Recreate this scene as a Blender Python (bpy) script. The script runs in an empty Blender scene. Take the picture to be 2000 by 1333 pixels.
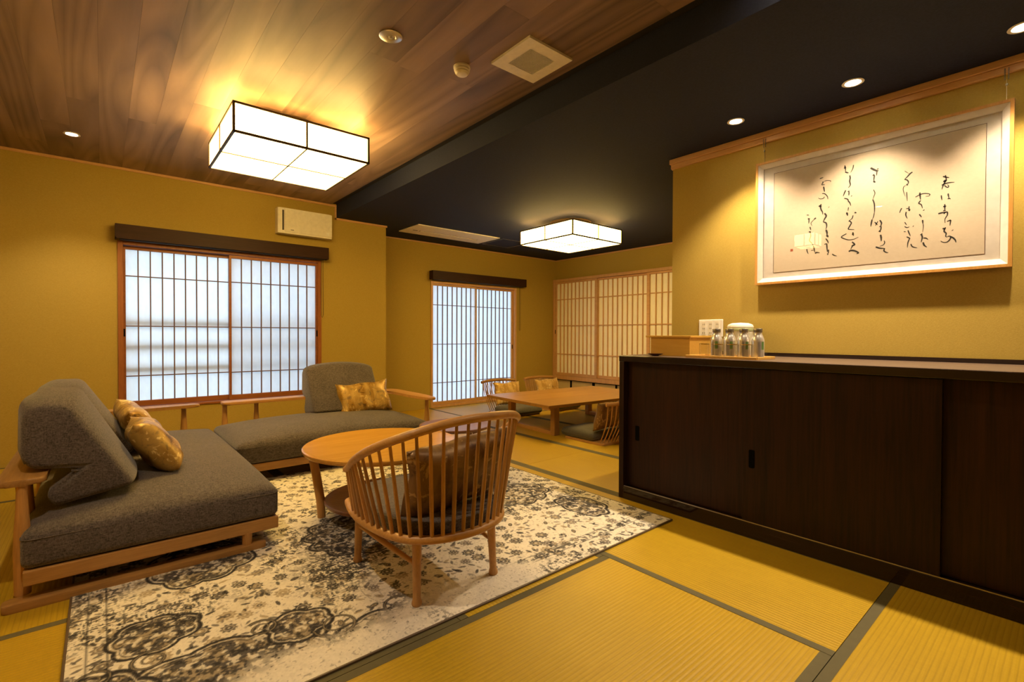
import bpy, bmesh, math, random
import numpy as np
from mathutils import Vector, Matrix, Euler
random.seed(7); np.random.seed(7)
PI = math.pi
sc = bpy.context.scene
COL = sc.collection

# ------------------------------------------------------------------ camera
cam_d = bpy.data.cameras.new('camera')
cam_d.sensor_fit = 'HORIZONTAL'; cam_d.sensor_width = 36.0
cam_d.lens = 944.33 * 36.0 / 2000.0
cam_d.clip_start = 0.05
cam = bpy.data.objects.new('camera', cam_d); COL.objects.link(cam)
def _cam_matrix(yaw=-0.70405, pit=0.01316, rol=0.00348):
    c, s = math.cos, math.sin
    Ry = np.array([[c(yaw), 0, s(yaw)], [0, 1, 0], [-s(yaw), 0, c(yaw)]])
    Rx = np.array([[1, 0, 0], [0, c(pit), -s(pit)], [0, s(pit), c(pit)]])
    Rz = np.array([[c(rol), -s(rol), 0], [s(rol), c(rol), 0], [0, 0, 1]])
    M = Rz @ Rx @ Ry
    ax = [Vector((r[0], r[2], -r[1])) for r in M]
    m = Matrix.Identity(4)
    for i, v in enumerate((ax[0], -ax[1], -ax[2])):
        m[0][i], m[1][i], m[2][i] = v
    m[2][3] = 1.0
    return m
cam.matrix_world = _cam_matrix()
sc.camera = cam

# ------------------------------------------------------------------ light levels and exposure
EXPOSURE = 1.0
SKY_STRENGTH = 1.32                 # overcast daylight behind the paper screens
SKY_COLOR = (0.58, 0.78, 1.0)
LANTERN_STRENGTH = 11.0
LANTERN_COLOR = (1.0, 0.64, 0.18)
SPOT_COLOR = (1.0, 0.77, 0.50)
SPOT_W = 26.0
sc.view_settings.view_transform = 'Standard'
sc.view_settings.look = 'None'
sc.view_settings.gamma = 1.0
sc.view_settings.use_curve_mapping = False
sc.view_settings.exposure = EXPOSURE
world = bpy.data.worlds.new('overcast_sky'); sc.world = world
world.use_nodes = True
_bg = world.node_tree.nodes['Background']
_bg.inputs['Color'].default_value = (*SKY_COLOR, 1); _bg.inputs['Strength'].default_value = SKY_STRENGTH

# ------------------------------------------------------------------ materials
def new_mat(name):
    m = bpy.data.materials.new(name); m.use_nodes = True
    return m, m.node_tree, m.node_tree.nodes['Principled BSDF']
def link(nt, a, b): nt.links.new(a, b)
def coords(nt, scale=(1, 1, 1), rand=True, rot=(0, 0, 0)):
    tc = nt.nodes.new('ShaderNodeTexCoord')
    mp = nt.nodes.new('ShaderNodeMapping'); mp.inputs['Scale'].default_value = scale
    mp.inputs['Rotation'].default_value = rot
    if rand:
        oi = nt.nodes.new('ShaderNodeObjectInfo')
        ml = nt.nodes.new('ShaderNodeMath'); ml.operation = 'MULTIPLY'; ml.inputs[1].default_value = 37.0
        link(nt, oi.outputs['Random'], ml.inputs[0])
        cb = nt.nodes.new('ShaderNodeCombineXYZ')
        for k in range(3): link(nt, ml.outputs[0], cb.inputs[k])
        ad = nt.nodes.new('ShaderNodeVectorMath'); ad.operation = 'ADD'
        link(nt, tc.outputs['Object'], ad.inputs[0]); link(nt, cb.outputs[0], ad.inputs[1])
        link(nt, ad.outputs[0], mp.inputs['Vector'])
    else:
        link(nt, tc.outputs['Object'], mp.inputs['Vector'])
    return mp.outputs['Vector']
def noise(nt, vec, scale, detail=4, rough=.55, dist=0.0):
    n = nt.nodes.new('ShaderNodeTexNoise')
    n.inputs['Scale'].default_value = scale; n.inputs['Detail'].default_value = detail
    n.inputs['Roughness'].default_value = rough; n.inputs['Distortion'].default_value = dist
    link(nt, vec, n.inputs['Vector']); return n.outputs['Fac']
def ramp(nt, fac, stops):
    r = nt.nodes.new('ShaderNodeValToRGB'); e = r.color_ramp.elements
    while len(e) < len(stops): e.new(0.5)
    for el, (p, c) in zip(e, stops): el.position = p; el.color = (*c, 1)
    link(nt, fac, r.inputs['Fac']); return r.outputs['Color']
def mixc(nt, fac, a, b, mode='MIX'):
    n = nt.nodes.new('ShaderNodeMix'); n.data_type = 'RGBA'; n.blend_type = mode
    for sock, v in ((n.inputs[0], fac), (n.inputs[6], a), (n.inputs[7], b)):
        if isinstance(v, (int, float)): sock.default_value = v
        elif isinstance(v, tuple): sock.default_value = (*v, 1)
        else: link(nt, v, sock)
    return n.outputs[2]
def bump(nt, p, h, strength=.2, dist=.002):
    b = nt.nodes.new('ShaderNodeBump'); b.inputs['Strength'].default_value = strength
    b.inputs['Distance'].default_value = dist; link(nt, h, b.inputs['Height']); link(nt, b.outputs[0], p.inputs['Normal'])
def plain(name, col, rough=.5, metal=0.0, spec=.5):
    m, nt, p = new_mat(name)
    v = coords(nt, rand=False); n = noise(nt, v, 30, 3)
    c = ramp(nt, n, [(0.3, tuple(x * .93 for x in col)), (0.7, tuple(min(1, x * 1.05) for x in col))])
    link(nt, c, p.inputs['Base Color'])
    p.inputs['Roughness'].default_value = rough; p.inputs['Metallic'].default_value = metal
    p.inputs['Specular IOR Level'].default_value = spec
    return m
def wood(name, dark, light, axis=0, grain=26, rough=.42, var=.25, stretch=14, fine=.35, rings=0, bumpy=.08, spec=.5):
    m, nt, p = new_mat(name)
    s = [1.0, 1.0, 1.0]; s[axis] = 1.0 / stretch
    v = coords(nt, tuple(s))
    a = noise(nt, v, grain, 5, .6, 1.2)
    b = noise(nt, v, grain * 7, 3, .6, .3)
    c = ramp(nt, a, [(.28, dark), (.5, tuple((x + y) / 2 for x, y in zip(dark, light))), (.72, light)])
    c2 = mixc(nt, fine, c, ramp(nt, b, [(.35, dark), (.65, light)]))
    if rings:
        s2 = [1.0, 1.0, 1.0]; s2[axis] = .10
        g = noise(nt, coords(nt, tuple(s2)), 3.2, 1, .4, .25)
        m1 = nt.nodes.new('ShaderNodeMath'); m1.operation = 'MULTIPLY'; m1.inputs[1].default_value = rings; link(nt, g, m1.inputs[0])
        m2 = nt.nodes.new('ShaderNodeMath'); m2.operation = 'PINGPONG'; m2.inputs[1].default_value = .5; link(nt, m1.outputs[0], m2.inputs[0])
        c2 = mixc(nt, .55, c2, ramp(nt, m2.outputs[0], [(0.0, tuple(x * .45 for x in c_avg(dark, light))), (.16, c_avg(dark, light)), (.5, tuple(x * 1.08 for x in light))]))
        s3 = [1.0, 1.0, 1.0]; s3[axis] = .16
        c2 = mixc(nt, .45, c2, ramp(nt, noise(nt, coords(nt, tuple(s3)), 2.6, 2, .5, .6), [(.36, dark), (.62, light)]))
    oi = nt.nodes.new('ShaderNodeObjectInfo')
    mr = nt.nodes.new('ShaderNodeMapRange'); mr.inputs['To Min'].default_value = 1 - var; mr.inputs['To Max'].default_value = 1 + var * .6
    link(nt, oi.outputs['Random'], mr.inputs['Value'])
    hv = nt.nodes.new('ShaderNodeHueSaturation'); link(nt, mr.outputs[0], hv.inputs['Value']); link(nt, c2, hv.inputs['Color'])
    link(nt, hv.outputs[0], p.inputs['Base Color'])
    p.inputs['Roughness'].default_value = rough
    p.inputs['Specular IOR Level'].default_value = spec
    if bumpy: bump(nt, p, b, bumpy, .001)
    return m
def wallpaper(name, c1, c2, rough=.85, sc1=260):
    m, nt, p = new_mat(name)
    v = coords(nt, (1, 1, 1), False)
    a = noise(nt, v, sc1, 3, .6)
    v2 = coords(nt, (1, 1, 5), False)
    b = noise(nt, v2, 90, 2, .5)
    c = mixc(nt, .5, ramp(nt, a, [(.3, c1), (.7, c2)]), ramp(nt, b, [(.3, c1), (.7, c2)]))
    link(nt, c, p.inputs['Base Color']); p.inputs['Roughness'].default_value = rough
    p.inputs['Specular IOR Level'].default_value = .25
    bump(nt, p, a, .25, .002)
    return m
def fabric(name, dark, light, sc1=230):
    m, nt, p = new_mat(name)
    va = coords(nt, (1, .25, 1)); vb = coords(nt, (.25, 1, .6))
    a = noise(nt, va, sc1, 2, .7); b = noise(nt, vb, sc1, 2, .7)
    mx = nt.nodes.new('ShaderNodeMath'); mx.operation = 'ADD'; link(nt, a, mx.inputs[0]); link(nt, b, mx.inputs[1])
    md = nt.nodes.new('ShaderNodeMath'); md.operation = 'MULTIPLY'; md.inputs[1].default_value = .5; link(nt, mx.outputs[0], md.inputs[0])
    big = noise(nt, coords(nt), 9, 3)
    c = ramp(nt, md.outputs[0], [(.36, dark), (.5, tuple((x + y) / 2 for x, y in zip(dark, light))), (.64, light)])
    c = mixc(nt, .35, c, ramp(nt, big, [(.3, tuple(x * .7 for x in c_avg(dark, light))), (.7, tuple(x * 1.2 for x in c_avg(dark, light)))]))
    link(nt, c, p.inputs['Base Color']); p.inputs['Roughness'].default_value = .95
    p.inputs['Specular IOR Level'].default_value = .15
    p.inputs['Sheen Weight'].default_value = .25
    bump(nt, p, md.outputs[0], .5, .002)
    return m
def c_avg(a, b): return tuple((x + y) / 2 for x, y in zip(a, b))
def brocade(name, dark, mid, light):
    m, nt, p = new_mat(name)
    v = coords(nt); vs = coords(nt, (3, .6, .6))
    a = noise(nt, v, 14, 5, .65, 1.5); b = noise(nt, vs, 7, 2)
    c = ramp(nt, a, [(.36, dark), (.46, mid), (.585, mid), (.63, light)])
    c = mixc(nt, .25, c, ramp(nt, b, [(.4, dark), (.6, light)]))
    link(nt, c, p.inputs['Base Color'])
    p.inputs['Metallic'].default_value = .25; p.inputs['Roughness'].default_value = .42
    f = noise(nt, v, 300, 2); bump(nt, p, f, .2, .001)
    return m
def emit(name, col, s):
    m = bpy.data.materials.new(name); m.use_nodes = True; nt = m.node_tree
    p = nt.nodes['Principled BSDF']
    p.inputs['Base Color'].default_value = (*[min(1, .6 + .3 * x) for x in col], 1)
    p.inputs['Emission Color'].default_value = (*col, 1); p.inputs['Emission Strength'].default_value = s
    return m
def paper(name, col, trans):
    m = bpy.data.materials.new(name); m.use_nodes = True; nt = m.node_tree
    out = nt.nodes['Material Output']; nt.nodes.remove(nt.nodes['Principled BSDF'])
    d = nt.nodes.new('ShaderNodeBsdfDiffuse'); t = nt.nodes.new('ShaderNodeBsdfTranslucent'); mx = nt.nodes.new('ShaderNodeMixShader')
    v = coords(nt, (1, 1, .4)); f = noise(nt, v, 40, 4)
    c = ramp(nt, f, [(.3, tuple(x * .95 for x in col)), (.7, col)])
    link(nt, c, d.inputs[0]); link(nt, c, t.inputs[0]); mx.inputs[0].default_value = trans
    link(nt, d.outputs[0], mx.inputs[1]); link(nt, t.outputs[0], mx.inputs[2]); link(nt, mx.outputs[0], out.inputs[0])
    return m
def pane(name, tint, gloss_ior=1.45, rough=0.0):
    m = bpy.data.materials.new(name); m.use_nodes = True; nt = m.node_tree
    out = nt.nodes['Material Output']; nt.nodes.remove(nt.nodes['Principled BSDF'])
    t = nt.nodes.new('ShaderNodeBsdfTransparent'); t.inputs[0].default_value = (*tint, 1)
    g = nt.nodes.new('ShaderNodeBsdfGlossy'); g.inputs['Roughness'].default_value = rough
    fr = nt.nodes.new('ShaderNodeFresnel'); fr.inputs[0].default_value = gloss_ior
    ge = nt.nodes.new('ShaderNodeNewGeometry'); iv = nt.nodes.new('ShaderNodeMath'); iv.operation = 'SUBTRACT'; iv.inputs[0].default_value = 1.0
    link(nt, ge.outputs['Backfacing'], iv.inputs[1])          # only the entering face reflects
    fm = nt.nodes.new('ShaderNodeMath'); fm.operation = 'MULTIPLY'; link(nt, fr.outputs[0], fm.inputs[0]); link(nt, iv.outputs[0], fm.inputs[1])
    mx = nt.nodes.new('ShaderNodeMixShader'); link(nt, fm.outputs[0], mx.inputs[0])
    link(nt, t.outputs[0], mx.inputs[1]); link(nt, g.outputs[0], mx.inputs[2]); link(nt, mx.outputs[0], out.inputs[0])
    return m
def tatami(name, axis):
    m, nt, p = new_mat(name)
    s = [1, 1, 1]; s[axis] = .04
    v = coords(nt, tuple(s)); a = noise(nt, v, 220, 3, .6)
    w = nt.nodes.new('ShaderNodeTexWave'); w.wave_type = 'BANDS'; w.bands_direction = 'Y' if axis == 0 else 'X'
    w.inputs['Scale'].default_value = 20.0; w.inputs['Distortion'].default_value = .25; w.inputs['Detail'].default_value = 1
    link(nt, coords(nt, (1, 1, 1), False), w.inputs['Vector'])
    s2 = [.1, .1, 1]; s2[1 - axis] = .08; s2[axis] = 1
    x = noise(nt, coords(nt, tuple(s2)), 300, 2, .6)
    c = ramp(nt, a, [(.3, (0.396, 0.241, 0.0096)), (.5, (0.499, 0.315, 0.0132)), (.72, (0.585, 0.382, 0.0210))])
    c = mixc(nt, .3, c, ramp(nt, x, [(.35, (0.378, 0.224, 0.0084)), (.65, (0.602, 0.390, 0.0210))]))
    c = mixc(nt, .42, c, ramp(nt, w.outputs['Fac'], [(0.05, (0.292, 0.174, 0.0072)), (.22, (0.533, 0.340, 0.0156))]))
    big = noise(nt, coords(nt), 2.2, 2)
    c = mixc(nt, .25, c, ramp(nt, big, [(.35, (0.447, 0.290, 0.0120)), (.65, (0.550, 0.357, 0.0180))]))
    hs = nt.nodes.new('ShaderNodeHueSaturation'); hs.inputs['Value'].default_value = .90; link(nt, c, hs.inputs['Color']); c = hs.outputs[0]
    link(nt, c, p.inputs['Base Color']); p.inputs['Roughness'].default_value = .42
    p.inputs['Specular IOR Level'].default_value = .36
    bump(nt, p, w.outputs['Fac'], .25, .003)
    return m

M = dict(
    wall=wallpaper('olive_gold_wallpaper', (.37, .26, .048), (.47, .34, .075)),
    black=wallpaper('charcoal_navy_wallpaper', (.010, .0125, .028), (.019, .0225, .050), .8, 180),
    oak=wood('honey_oak', (.37, .185, .052), (.57, .305, .092), 0),
    oak_y=wood('honey_oak_along_y', (.37, .185, .052), (.57, .305, .092), 1),
    oak_z=wood('honey_oak_upright', (.37, .185, .052), (.57, .305, .092), 2),
    cedar=wood('pale_cedar_trim', (.50, .27, .11), (.66, .40, .18), 0, var=.1),
    cedar_y=wood('pale_cedar_trim_along_y', (.50, .27, .11), (.66, .40, .18), 1, var=.1),
    cedar_z=wood('pale_cedar_upright', (.50, .27, .11), (.66, .40, .18), 2, var=.1),
    red=wood('russet_window_wood', (.24, .075, .02), (.36, .13, .036), 0, var=.1),
    red_z=wood('russet_window_wood_upright', (.24, .075, .02), (.36, .13, .036), 2, var=.1),
    bar=plain('dark_window_bar_wood', (.16, .085, .045), .6),
    plank=wood('walnut_ceiling_plank', (.070, .043, .033), (.39, .262, .195), 1, 5.0, .5, .15, 8, .22, rings=11),
    dark=wood('espresso_wood', (.0050, .0020, .0009), (.034, .0105, .0040), 2, 16, .45, .35, 26, .45, 0, .05, .25),
    dark_y=wood('espresso_wood_along_y', (.012, .0065, .005), (.026, .013, .009), 1, 30, .07, .05, 22, .35, 0, 0),
    box=wood('espresso_blind_wood', (.022, .0075, .003), (.045, .016, .006), 0, 24, .55, .1, 14, .35, 0, .08, .25),
    walnut=wood('walnut_table_wood', (.16, .065, .022), (.30, .13, .045), 0, 20, .35),
    lowtable=wood('amber_table_wood', (.30, .15, .034), (.46, .245, .06), 0, 16, .36),
    table=wood('cherry_table_wood', (.48, .245, .040), (.63, .34, .065), 0, 16, .22),
    grey=fabric('grey_tweed', (.014, .0115, .011), (.20, .168, .155)),
    moss=fabric('moss_grey_cloth', (.05, .048, .036), (.12, .11, .085)),
    gold=brocade('gold_brocade', (.13, .06, .008), (.42, .23, .028), (.92, .72, .30)),
    goldp=brocade('pale_gold_brocade', (.34, .19, .05), (.62, .38, .10), (.92, .76, .42)),
    bronze=brocade('bronze_brocade', (.07, .03, .010), (.16, .08, .022), (.45, .30, .12)),
    white=plain('ivory_plastic', (.80, .76, .66), .4),
    frost=plain('white_plastic', (.86, .85, .80), .35),
    shadowgap=plain('dark_slot', (.02, .018, .015), .7),
    grille=plain('grille_grey', (.10, .085, .06), .6),
    steel=plain('brushed_metal', (.62, .60, .56), .3, 1.0),
    iron=plain('dark_bronze_metal', (.075, .045, .018), .5, .3),
    blackp=plain('black_pull', (.003, .003, .003), .9, 0, .04),
    heri=plain('olive_cloth_border', (.105, .088, .034), .8),
    matboard=plain('white_mat_board', (.60, .555, .50), .7),
    washi=wallpaper('rice_paper', (.52, .435, .33), (.57, .485, .37), .8, 60),
    ink=plain('black_ink', (.012, .010, .008), .7),
    redink=plain('seal_red', (.30, .06, .03), .7),
    goldframe=wood('golden_frame_wood', (.42, .20, .045), (.62, .33, .09), 2, 30, .3),
    shoji=paper('shoji_paper', (.92, .92, .90), .78),
    shoji2=paper('closet_paper', (.93, .90, .82), .0),
    cream=wallpaper('cream_cloth_panel', (.52, .42, .22), (.60, .49, .28)),
    lamp=emit('lantern_paper', LANTERN_COLOR, LANTERN_STRENGTH),
    bulb=emit('downlight_lens', (1, .86, .62), 14.0),
    glass=pane('picture_glass', (.98, .98, .98), 1.62),
    tinted_pane=pane('outer_window_glass', (.93, .95, .98)),
    tumbler=pane('drinking_glass', (.985, .98, .965), 1.5),
    rim=plain('gold_rim', (.80, .60, .22), .25, 1.0),
    bottle=plain('silver_bottle', (.76, .74, .72), .25, .65),
    bottlecap=plain('pewter_cap', (.30, .28, .25), .35, .9),
    leaf=plain('green_print', (.10, .20, .05), .5),
    print=plain('grey_print', (.22, .21, .20), .5),
    lacquer=plain('dark_red_lacquer', (.07, .018, .010), .2),
    tray=wood('honey_tray_wood', (.50, .28, .06), (.64, .38, .10), 1, 20, .4, .1),
    hinoki=wood('golden_box_wood', (.54, .31, .05), (.64, .38, .075), 1, 18, .4, .06),
    potbody=plain('pale_green_plastic', (.66, .64, .50), .3),
    tat_x=tatami('tatami_rush_along_x', 0),
    tat_y=tatami('tatami_rush_along_y', 1),
    topsheet=wood('lit_brown_top', (.085, .055, .042), (.135, .092, .070), 1, 26, .38, .03, 22, .35, 0, .03),
    palegreen=plain('pale_green_band', (.44, .50, .27), .4),
    rail=plain('balcony_rail_metal', (.10, .11, .12), .6),
)

# ------------------------------------------------------------------ geometry helpers
def box(bm, x0, x1, y0, y1, z0, z1):
    vs = [bm.verts.new(p) for p in ((x0, y0, z0), (x1, y0, z0), (x1, y1, z0), (x0, y1, z0), (x0, y0, z1), (x1, y0, z1), (x1, y1, z1), (x0, y1, z1))]
    for f in ((3, 2, 1, 0), (4, 5, 6, 7), (0, 1, 5, 4), (1, 2, 6, 5), (2, 3, 7, 6), (3, 0, 4, 7)):
        bm.faces.new([vs[i] for i in f])
    return vs
def bev(bm, off, seg=2):
    bmesh.ops.bevel(bm, geom=list(bm.edges), offset=off, segments=seg, affect='EDGES', profile=.5, clamp_overlap=True)
def bbox(x0, x1, y0, y1, z0, z1, b=0.0, seg=2):
    bm = bmesh.new(); box(bm, x0, x1, y0, y1, z0, z1)
    if b: bev(bm, b, seg)
    return bm
def crsp(pts, n=8, closed=False):
    P = [Vector(p) for p in pts]; out = []; k = len(P)
    rng = range(k) if closed else range(k - 1)
    for i in rng:
        p1, p2 = P[i], P[(i + 1) % k]
        p0 = P[(i - 1) % k] if (closed or i > 0) else p1 * 2 - p2
        p3 = P[(i + 2) % k] if (closed or i + 2 < k) else p2 * 2 - p1
        for j in range(n):
            t = j / n
            out.append(.5 * ((2 * p1) + (p2 - p0) * t + (2 * p0 - 5 * p1 + 4 * p2 - p3) * t * t + (3 * p1 - p0 - 3 * p2 + p3) * t ** 3))
    if not closed: out.append(P[-1])
    return out
def tube(bm, pts, r, seg=10, closed=False, flat=1.0, up=None):
    P = [Vector(p) for p in pts]; n = len(P)
    R = r if isinstance(r, (list, tuple)) else [r] * n
    rings = []; prev = None
    for i in range(n):
        if closed: t = (P[(i + 1) % n] - P[i - 1]).normalized()
        else: t = (P[min(i + 1, n - 1)] - P[max(i - 1, 0)]).normalized()
        if up is not None: a = Vector(up)
        else: a = prev if prev is not None else (Vector((0, 0, 1)) if abs(t.z) < .9 else Vector((1, 0, 0)))
        b = t.cross(a).normalized(); a = b.cross(t).normalized(); prev = a
        rings.append([bm.verts.new(P[i] + (a * math.cos(2 * PI * k / seg) * flat + b * math.sin(2 * PI * k / seg)) * R[i]) for k in range(seg)])
    m = n if closed else n - 1
    for i in range(m):
        A, B = rings[i], rings[(i + 1) % n]
        for k in range(seg): bm.faces.new((A[k], A[(k + 1) % seg], B[(k + 1) % seg], B[k]))
    if not closed:
        bm.faces.new(rings[0][::-1]); bm.faces.new(rings[-1])
def tubem(pts, r, seg=10, closed=False, flat=1.0, up=None):
    bm = bmesh.new(); tube(bm, pts, r, seg, closed, flat, up); return bm
def lathe(bm, prof, seg=24, c=(0, 0, 0), cap0=True, cap1=True):
    rings = [[bm.verts.new((c[0] + r * math.cos(2 * PI * k / seg), c[1] + r * math.sin(2 * PI * k / seg), c[2] + z)) for k in range(seg)] for r, z in prof]
    for A, B in zip(rings, rings[1:]):
        for k in range(seg): bm.faces.new((A[k], A[(k + 1) % seg], B[(k + 1) % seg], B[k]))
    if cap0: bm.faces.new(rings[0][::-1])
    if cap1: bm.faces.new(rings[-1])
def lathem(prof, seg=24, c=(0, 0, 0), cap0=True, cap1=True):
    bm = bmesh.new(); lathe(bm, prof, seg, c, cap0, cap1); return bm
def plate(poly, z0, z1, b=0.0, seg=2):
    bm = bmesh.new()
    lo = [bm.verts.new((x, y, z0)) for x, y in poly]; hi = [bm.verts.new((x, y, z1)) for x, y in poly]
    n = len(poly)
    bm.faces.new(lo[::-1]); bm.faces.new(hi)
    for i in range(n): bm.faces.new((lo[i], lo[(i + 1) % n], hi[(i + 1) % n], hi[i]))
    if b:
        es = [e for e in bm.edges if abs(e.verts[0].co.z - e.verts[1].co.z) < 1e-6]
        bmesh.ops.bevel(bm, geom=es, offset=b, segments=seg, affect='EDGES', profile=.5, clamp_overlap=True)
    return bm
def rounded_poly(pts, r, n=6):
    out = []; k = len(pts)
    for i in range(k):
        p = Vector(pts[i]); a = Vector(pts[i - 1]); b = Vector(pts[(i + 1) % k])
        ri = r[i] if isinstance(r, (list, tuple)) else r
        if ri <= 0: out.append(tuple(p)); continue
        d1 = (a - p).normalized(); d2 = (b - p).normalized()
        q1 = p + d1 * ri; q2 = p + d2 * ri
        for j in range(n + 1):
            t = j / n
            out.append(tuple((1 - t) ** 2 * q1 + 2 * t * (1 - t) * p + t * t * q2))
    return out
def softbox(sx, sy, sz, r, crown=0.0, n=14, crownpow=2.0, side=0.0):
    bm = bmesh.new(); box(bm, -.5, .5, -.5, .5, -.5, .5)
    bmesh.ops.subdivide_edges(bm, edges=list(bm.edges), cuts=n, use_grid_fill=True)
    h = Vector((sx / 2, sy / 2, sz / 2)); r = min(r, min(h) * .98)
    # spread samples so that they gather near the edges
    def warp(t): return math.copysign(1 - (1 - abs(t) * 2) ** 1.6, t) if abs(t) > 1e-9 else 0
    for v in bm.verts:
        p = Vector((warp(v.co.x) * h.x, warp(v.co.y) * h.y, warp(v.co.z) * h.z))
        q = Vector([max(-h[k] + r, min(h[k] - r, p[k])) for k in range(3)])
        d = p - q
        if d.length > 1e-9: p = q + d.normalized() * r
        fx = max(0, 1 - abs(p.x / h.x) ** crownpow); fy = max(0, 1 - abs(p.y / h.y) ** crownpow)
        fz = max(0, 1 - abs(p.z / h.z) ** 2)
        if p.z > 0: p.z += crown * (fx * fy) ** .6 * (p.z / h.z)
        if side: p.x += math.copysign(side * fy * fz, p.x) * (abs(p.x) / h.x); p.y += math.copysign(side * fx * fz, p.y) * (abs(p.y) / h.y)
        v.co = p
    return bm
def pillow(w, h, t, n=18, seed=0):
    rnd = random.Random(seed); bm = bmesh.new(); g = {}
    ph = [rnd.uniform(0, 6.28) for _ in range(6)]
    for s in (1, -1):
        for i in range(n + 1):
            for j in range(n + 1):
                u, v = i / n * 2 - 1, j / n * 2 - 1
                edge = i in (0, n) or j in (0, n)
                if edge and s == -1: g[s, i, j] = g[1, i, j]; continue
                x = u * w / 2 * (1 - .07 * (1 - v * v) ** 1.0 * abs(u) ** 3) ; z = v * h / 2 * (1 - .09 * (1 - u * u) * abs(v) ** 3)
                k = ((1 - u ** 4) * (1 - v ** 4)) ** .55
                y = s * t / 2 * k * (1 + .10 * math.sin(5 * u + ph[0]) * math.sin(4 * v + ph[1]) + .05 * math.sin(11 * u + 7 * v + ph[2]))
                z += .006 * math.sin(6 * u + ph[3]) * abs(v); x += .006 * math.sin(5 * v + ph[4]) * abs(u)
                g[s, i, j] = bm.verts.new((x, -y, z))
    for s in (1, -1):
        for i in range(n):
            for j in range(n):
                f = [g[s, i, j], g[s, i + 1, j], g[s, i + 1, j + 1], g[s, i, j + 1]]
                bm.faces.new(f if s == 1 else f[::-1])
    return bm
def obj(name, bm, mat, parent=None, loc=None, rot=None, smooth=False, label=None, mats=None):
    me = bpy.data.meshes.new(name)
    if isinstance(bm, bmesh.types.BMesh):
        bmesh.ops.recalc_face_normals(bm, faces=bm.faces)
        bm.to_mesh(me); bm.free()
    else: me = bm
    o = bpy.data.objects.new(name, me); COL.objects.link(o)
    if not me.materials: me.materials.append(M[mat] if isinstance(mat, str) else mat)
    if smooth:
        me.polygons.foreach_set('use_smooth', [True] * len(me.polygons))
        if smooth == 'auto':
            try: me.set_sharp_from_angle(angle=math.radians(38))
            except Exception: pass
    if parent is not None: o.parent = parent
    if loc is not None: o.location = loc
    if rot is not None: o.rotation_euler = rot
    if label: o['label'] = label
    return o
def tag(o, label, cat, group=None, kind=None):
    o['label'] = label; o['category'] = cat
    if group: o['group'] = group
    if kind: o['kind'] = kind
    return o
def thing(name, label, cat, loc=(0, 0, 0), rotz=0.0, group=None):
    o = bpy.data.objects.new(name, None); COL.objects.link(o); o.empty_display_size = .1
    o.location = loc; o.rotation_euler = (0, 0, rotz)
    return tag(o, label, cat, group)
def struct(name, bm, mat, parent=None, label=None, **k):
    o = obj(name, bm, mat, parent, **k)
    if parent is None: o['kind'] = 'structure'
    if label: o['label'] = label
    return o
def copyobj(o, parent=None, **k):
    c = o.copy(); COL.objects.link(c)
    if parent is not None: c.parent = parent
    for a, b in k.items(): setattr(c, a, b)
    return c
def copytree(o, parent=None):
    c = copyobj(o, parent)
    for ch in list(o.children): copytree(ch, c)
    return c
# ------------------------------------------------------------------ the setting
ZW, ZB, XS, YF, YA, XE, XR, YE, XC = 2.37, 2.235, 1.914, 5.148, 5.683, 2.48, 3.09, 1.885, 5.78
XL, YB = -1.15, -1.25

floor = struct('floor', bbox(XL - .1, XC + .12, YB - .1, YA + .12, -.12, -.012), 'heri', label='tatami floor with olive cloth borders')
mats = [(-.85, .95, 1.39, 2.29, 0), (-.07, 1.73, .49, 1.39, 0), (.63, 2.46, -.41, .49, 0), (-.95, .63, -.41, .49, 0), (-.95, -.07, .49, 1.39, 1),
        (.95, 1.73, 1.39, 3.19, 1), (1.73, 2.46, .49, 2.28, 1), (1.73, 2.46, 2.28, 4.08, 1), (-.95, -.05, 2.29, 4.09, 1), (-.05, .95, 2.29, 4.09, 1), (.95, 1.73, 3.19, 4.09, 1),
        (-.95, .85, 4.09, 5.148, 0), (.85, 2.46, 4.09, 5.148, 0), (2.46, 3.2, .95, 2.75, 1), (2.46, 3.2, 2.75, 4.55, 1), (2.46, 3.38, 4.55, 5.68, 1),
        (3.2, 4.0, 1.0, 2.75, 1), (3.2, 4.0, 2.75, 4.55, 1), (4.0, 4.85, 1.0, 2.75, 1), (4.0, 4.85, 2.75, 4.55, 1), (3.38, 5.0, 4.55, 5.68, 0), (4.85, 5.78, 1.0, 2.75, 1), (4.85, 5.78, 2.75, 4.55, 1), (5.0, 5.78, 4.55, 5.68, 1),
        (-.95, .63, -1.25, -.41, 0), (.63, 2.46, -1.25, -.41, 0), (2.46, 3.2, -.85, .95, 1)]
for x0, x1, y0, y1, ax in mats:
    g = .0012; hw = .034
    if ax == 0:
        mo = obj('tatami_mat', bbox(x0 + g, x1 - g, y0 + hw, y1 - hw, -.012, 0), 'tat_x', floor)
        rs = ((x0 + g, x1 - g, y0 + g, y0 + hw), (x0 + g, x1 - g, y1 - hw, y1 - g))
    else:
        mo = obj('tatami_mat', bbox(x0 + hw, x1 - hw, y0 + g, y1 - g, -.012, 0), 'tat_y', floor)
        rs = ((x0 + g, x0 + hw, y0 + g, y1 - g), (x1 - hw, x1 - g, y0 + g, y1 - g))
    for r in rs: obj('cloth_border', bbox(*r, -.012, .0006), 'heri', mo)

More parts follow.
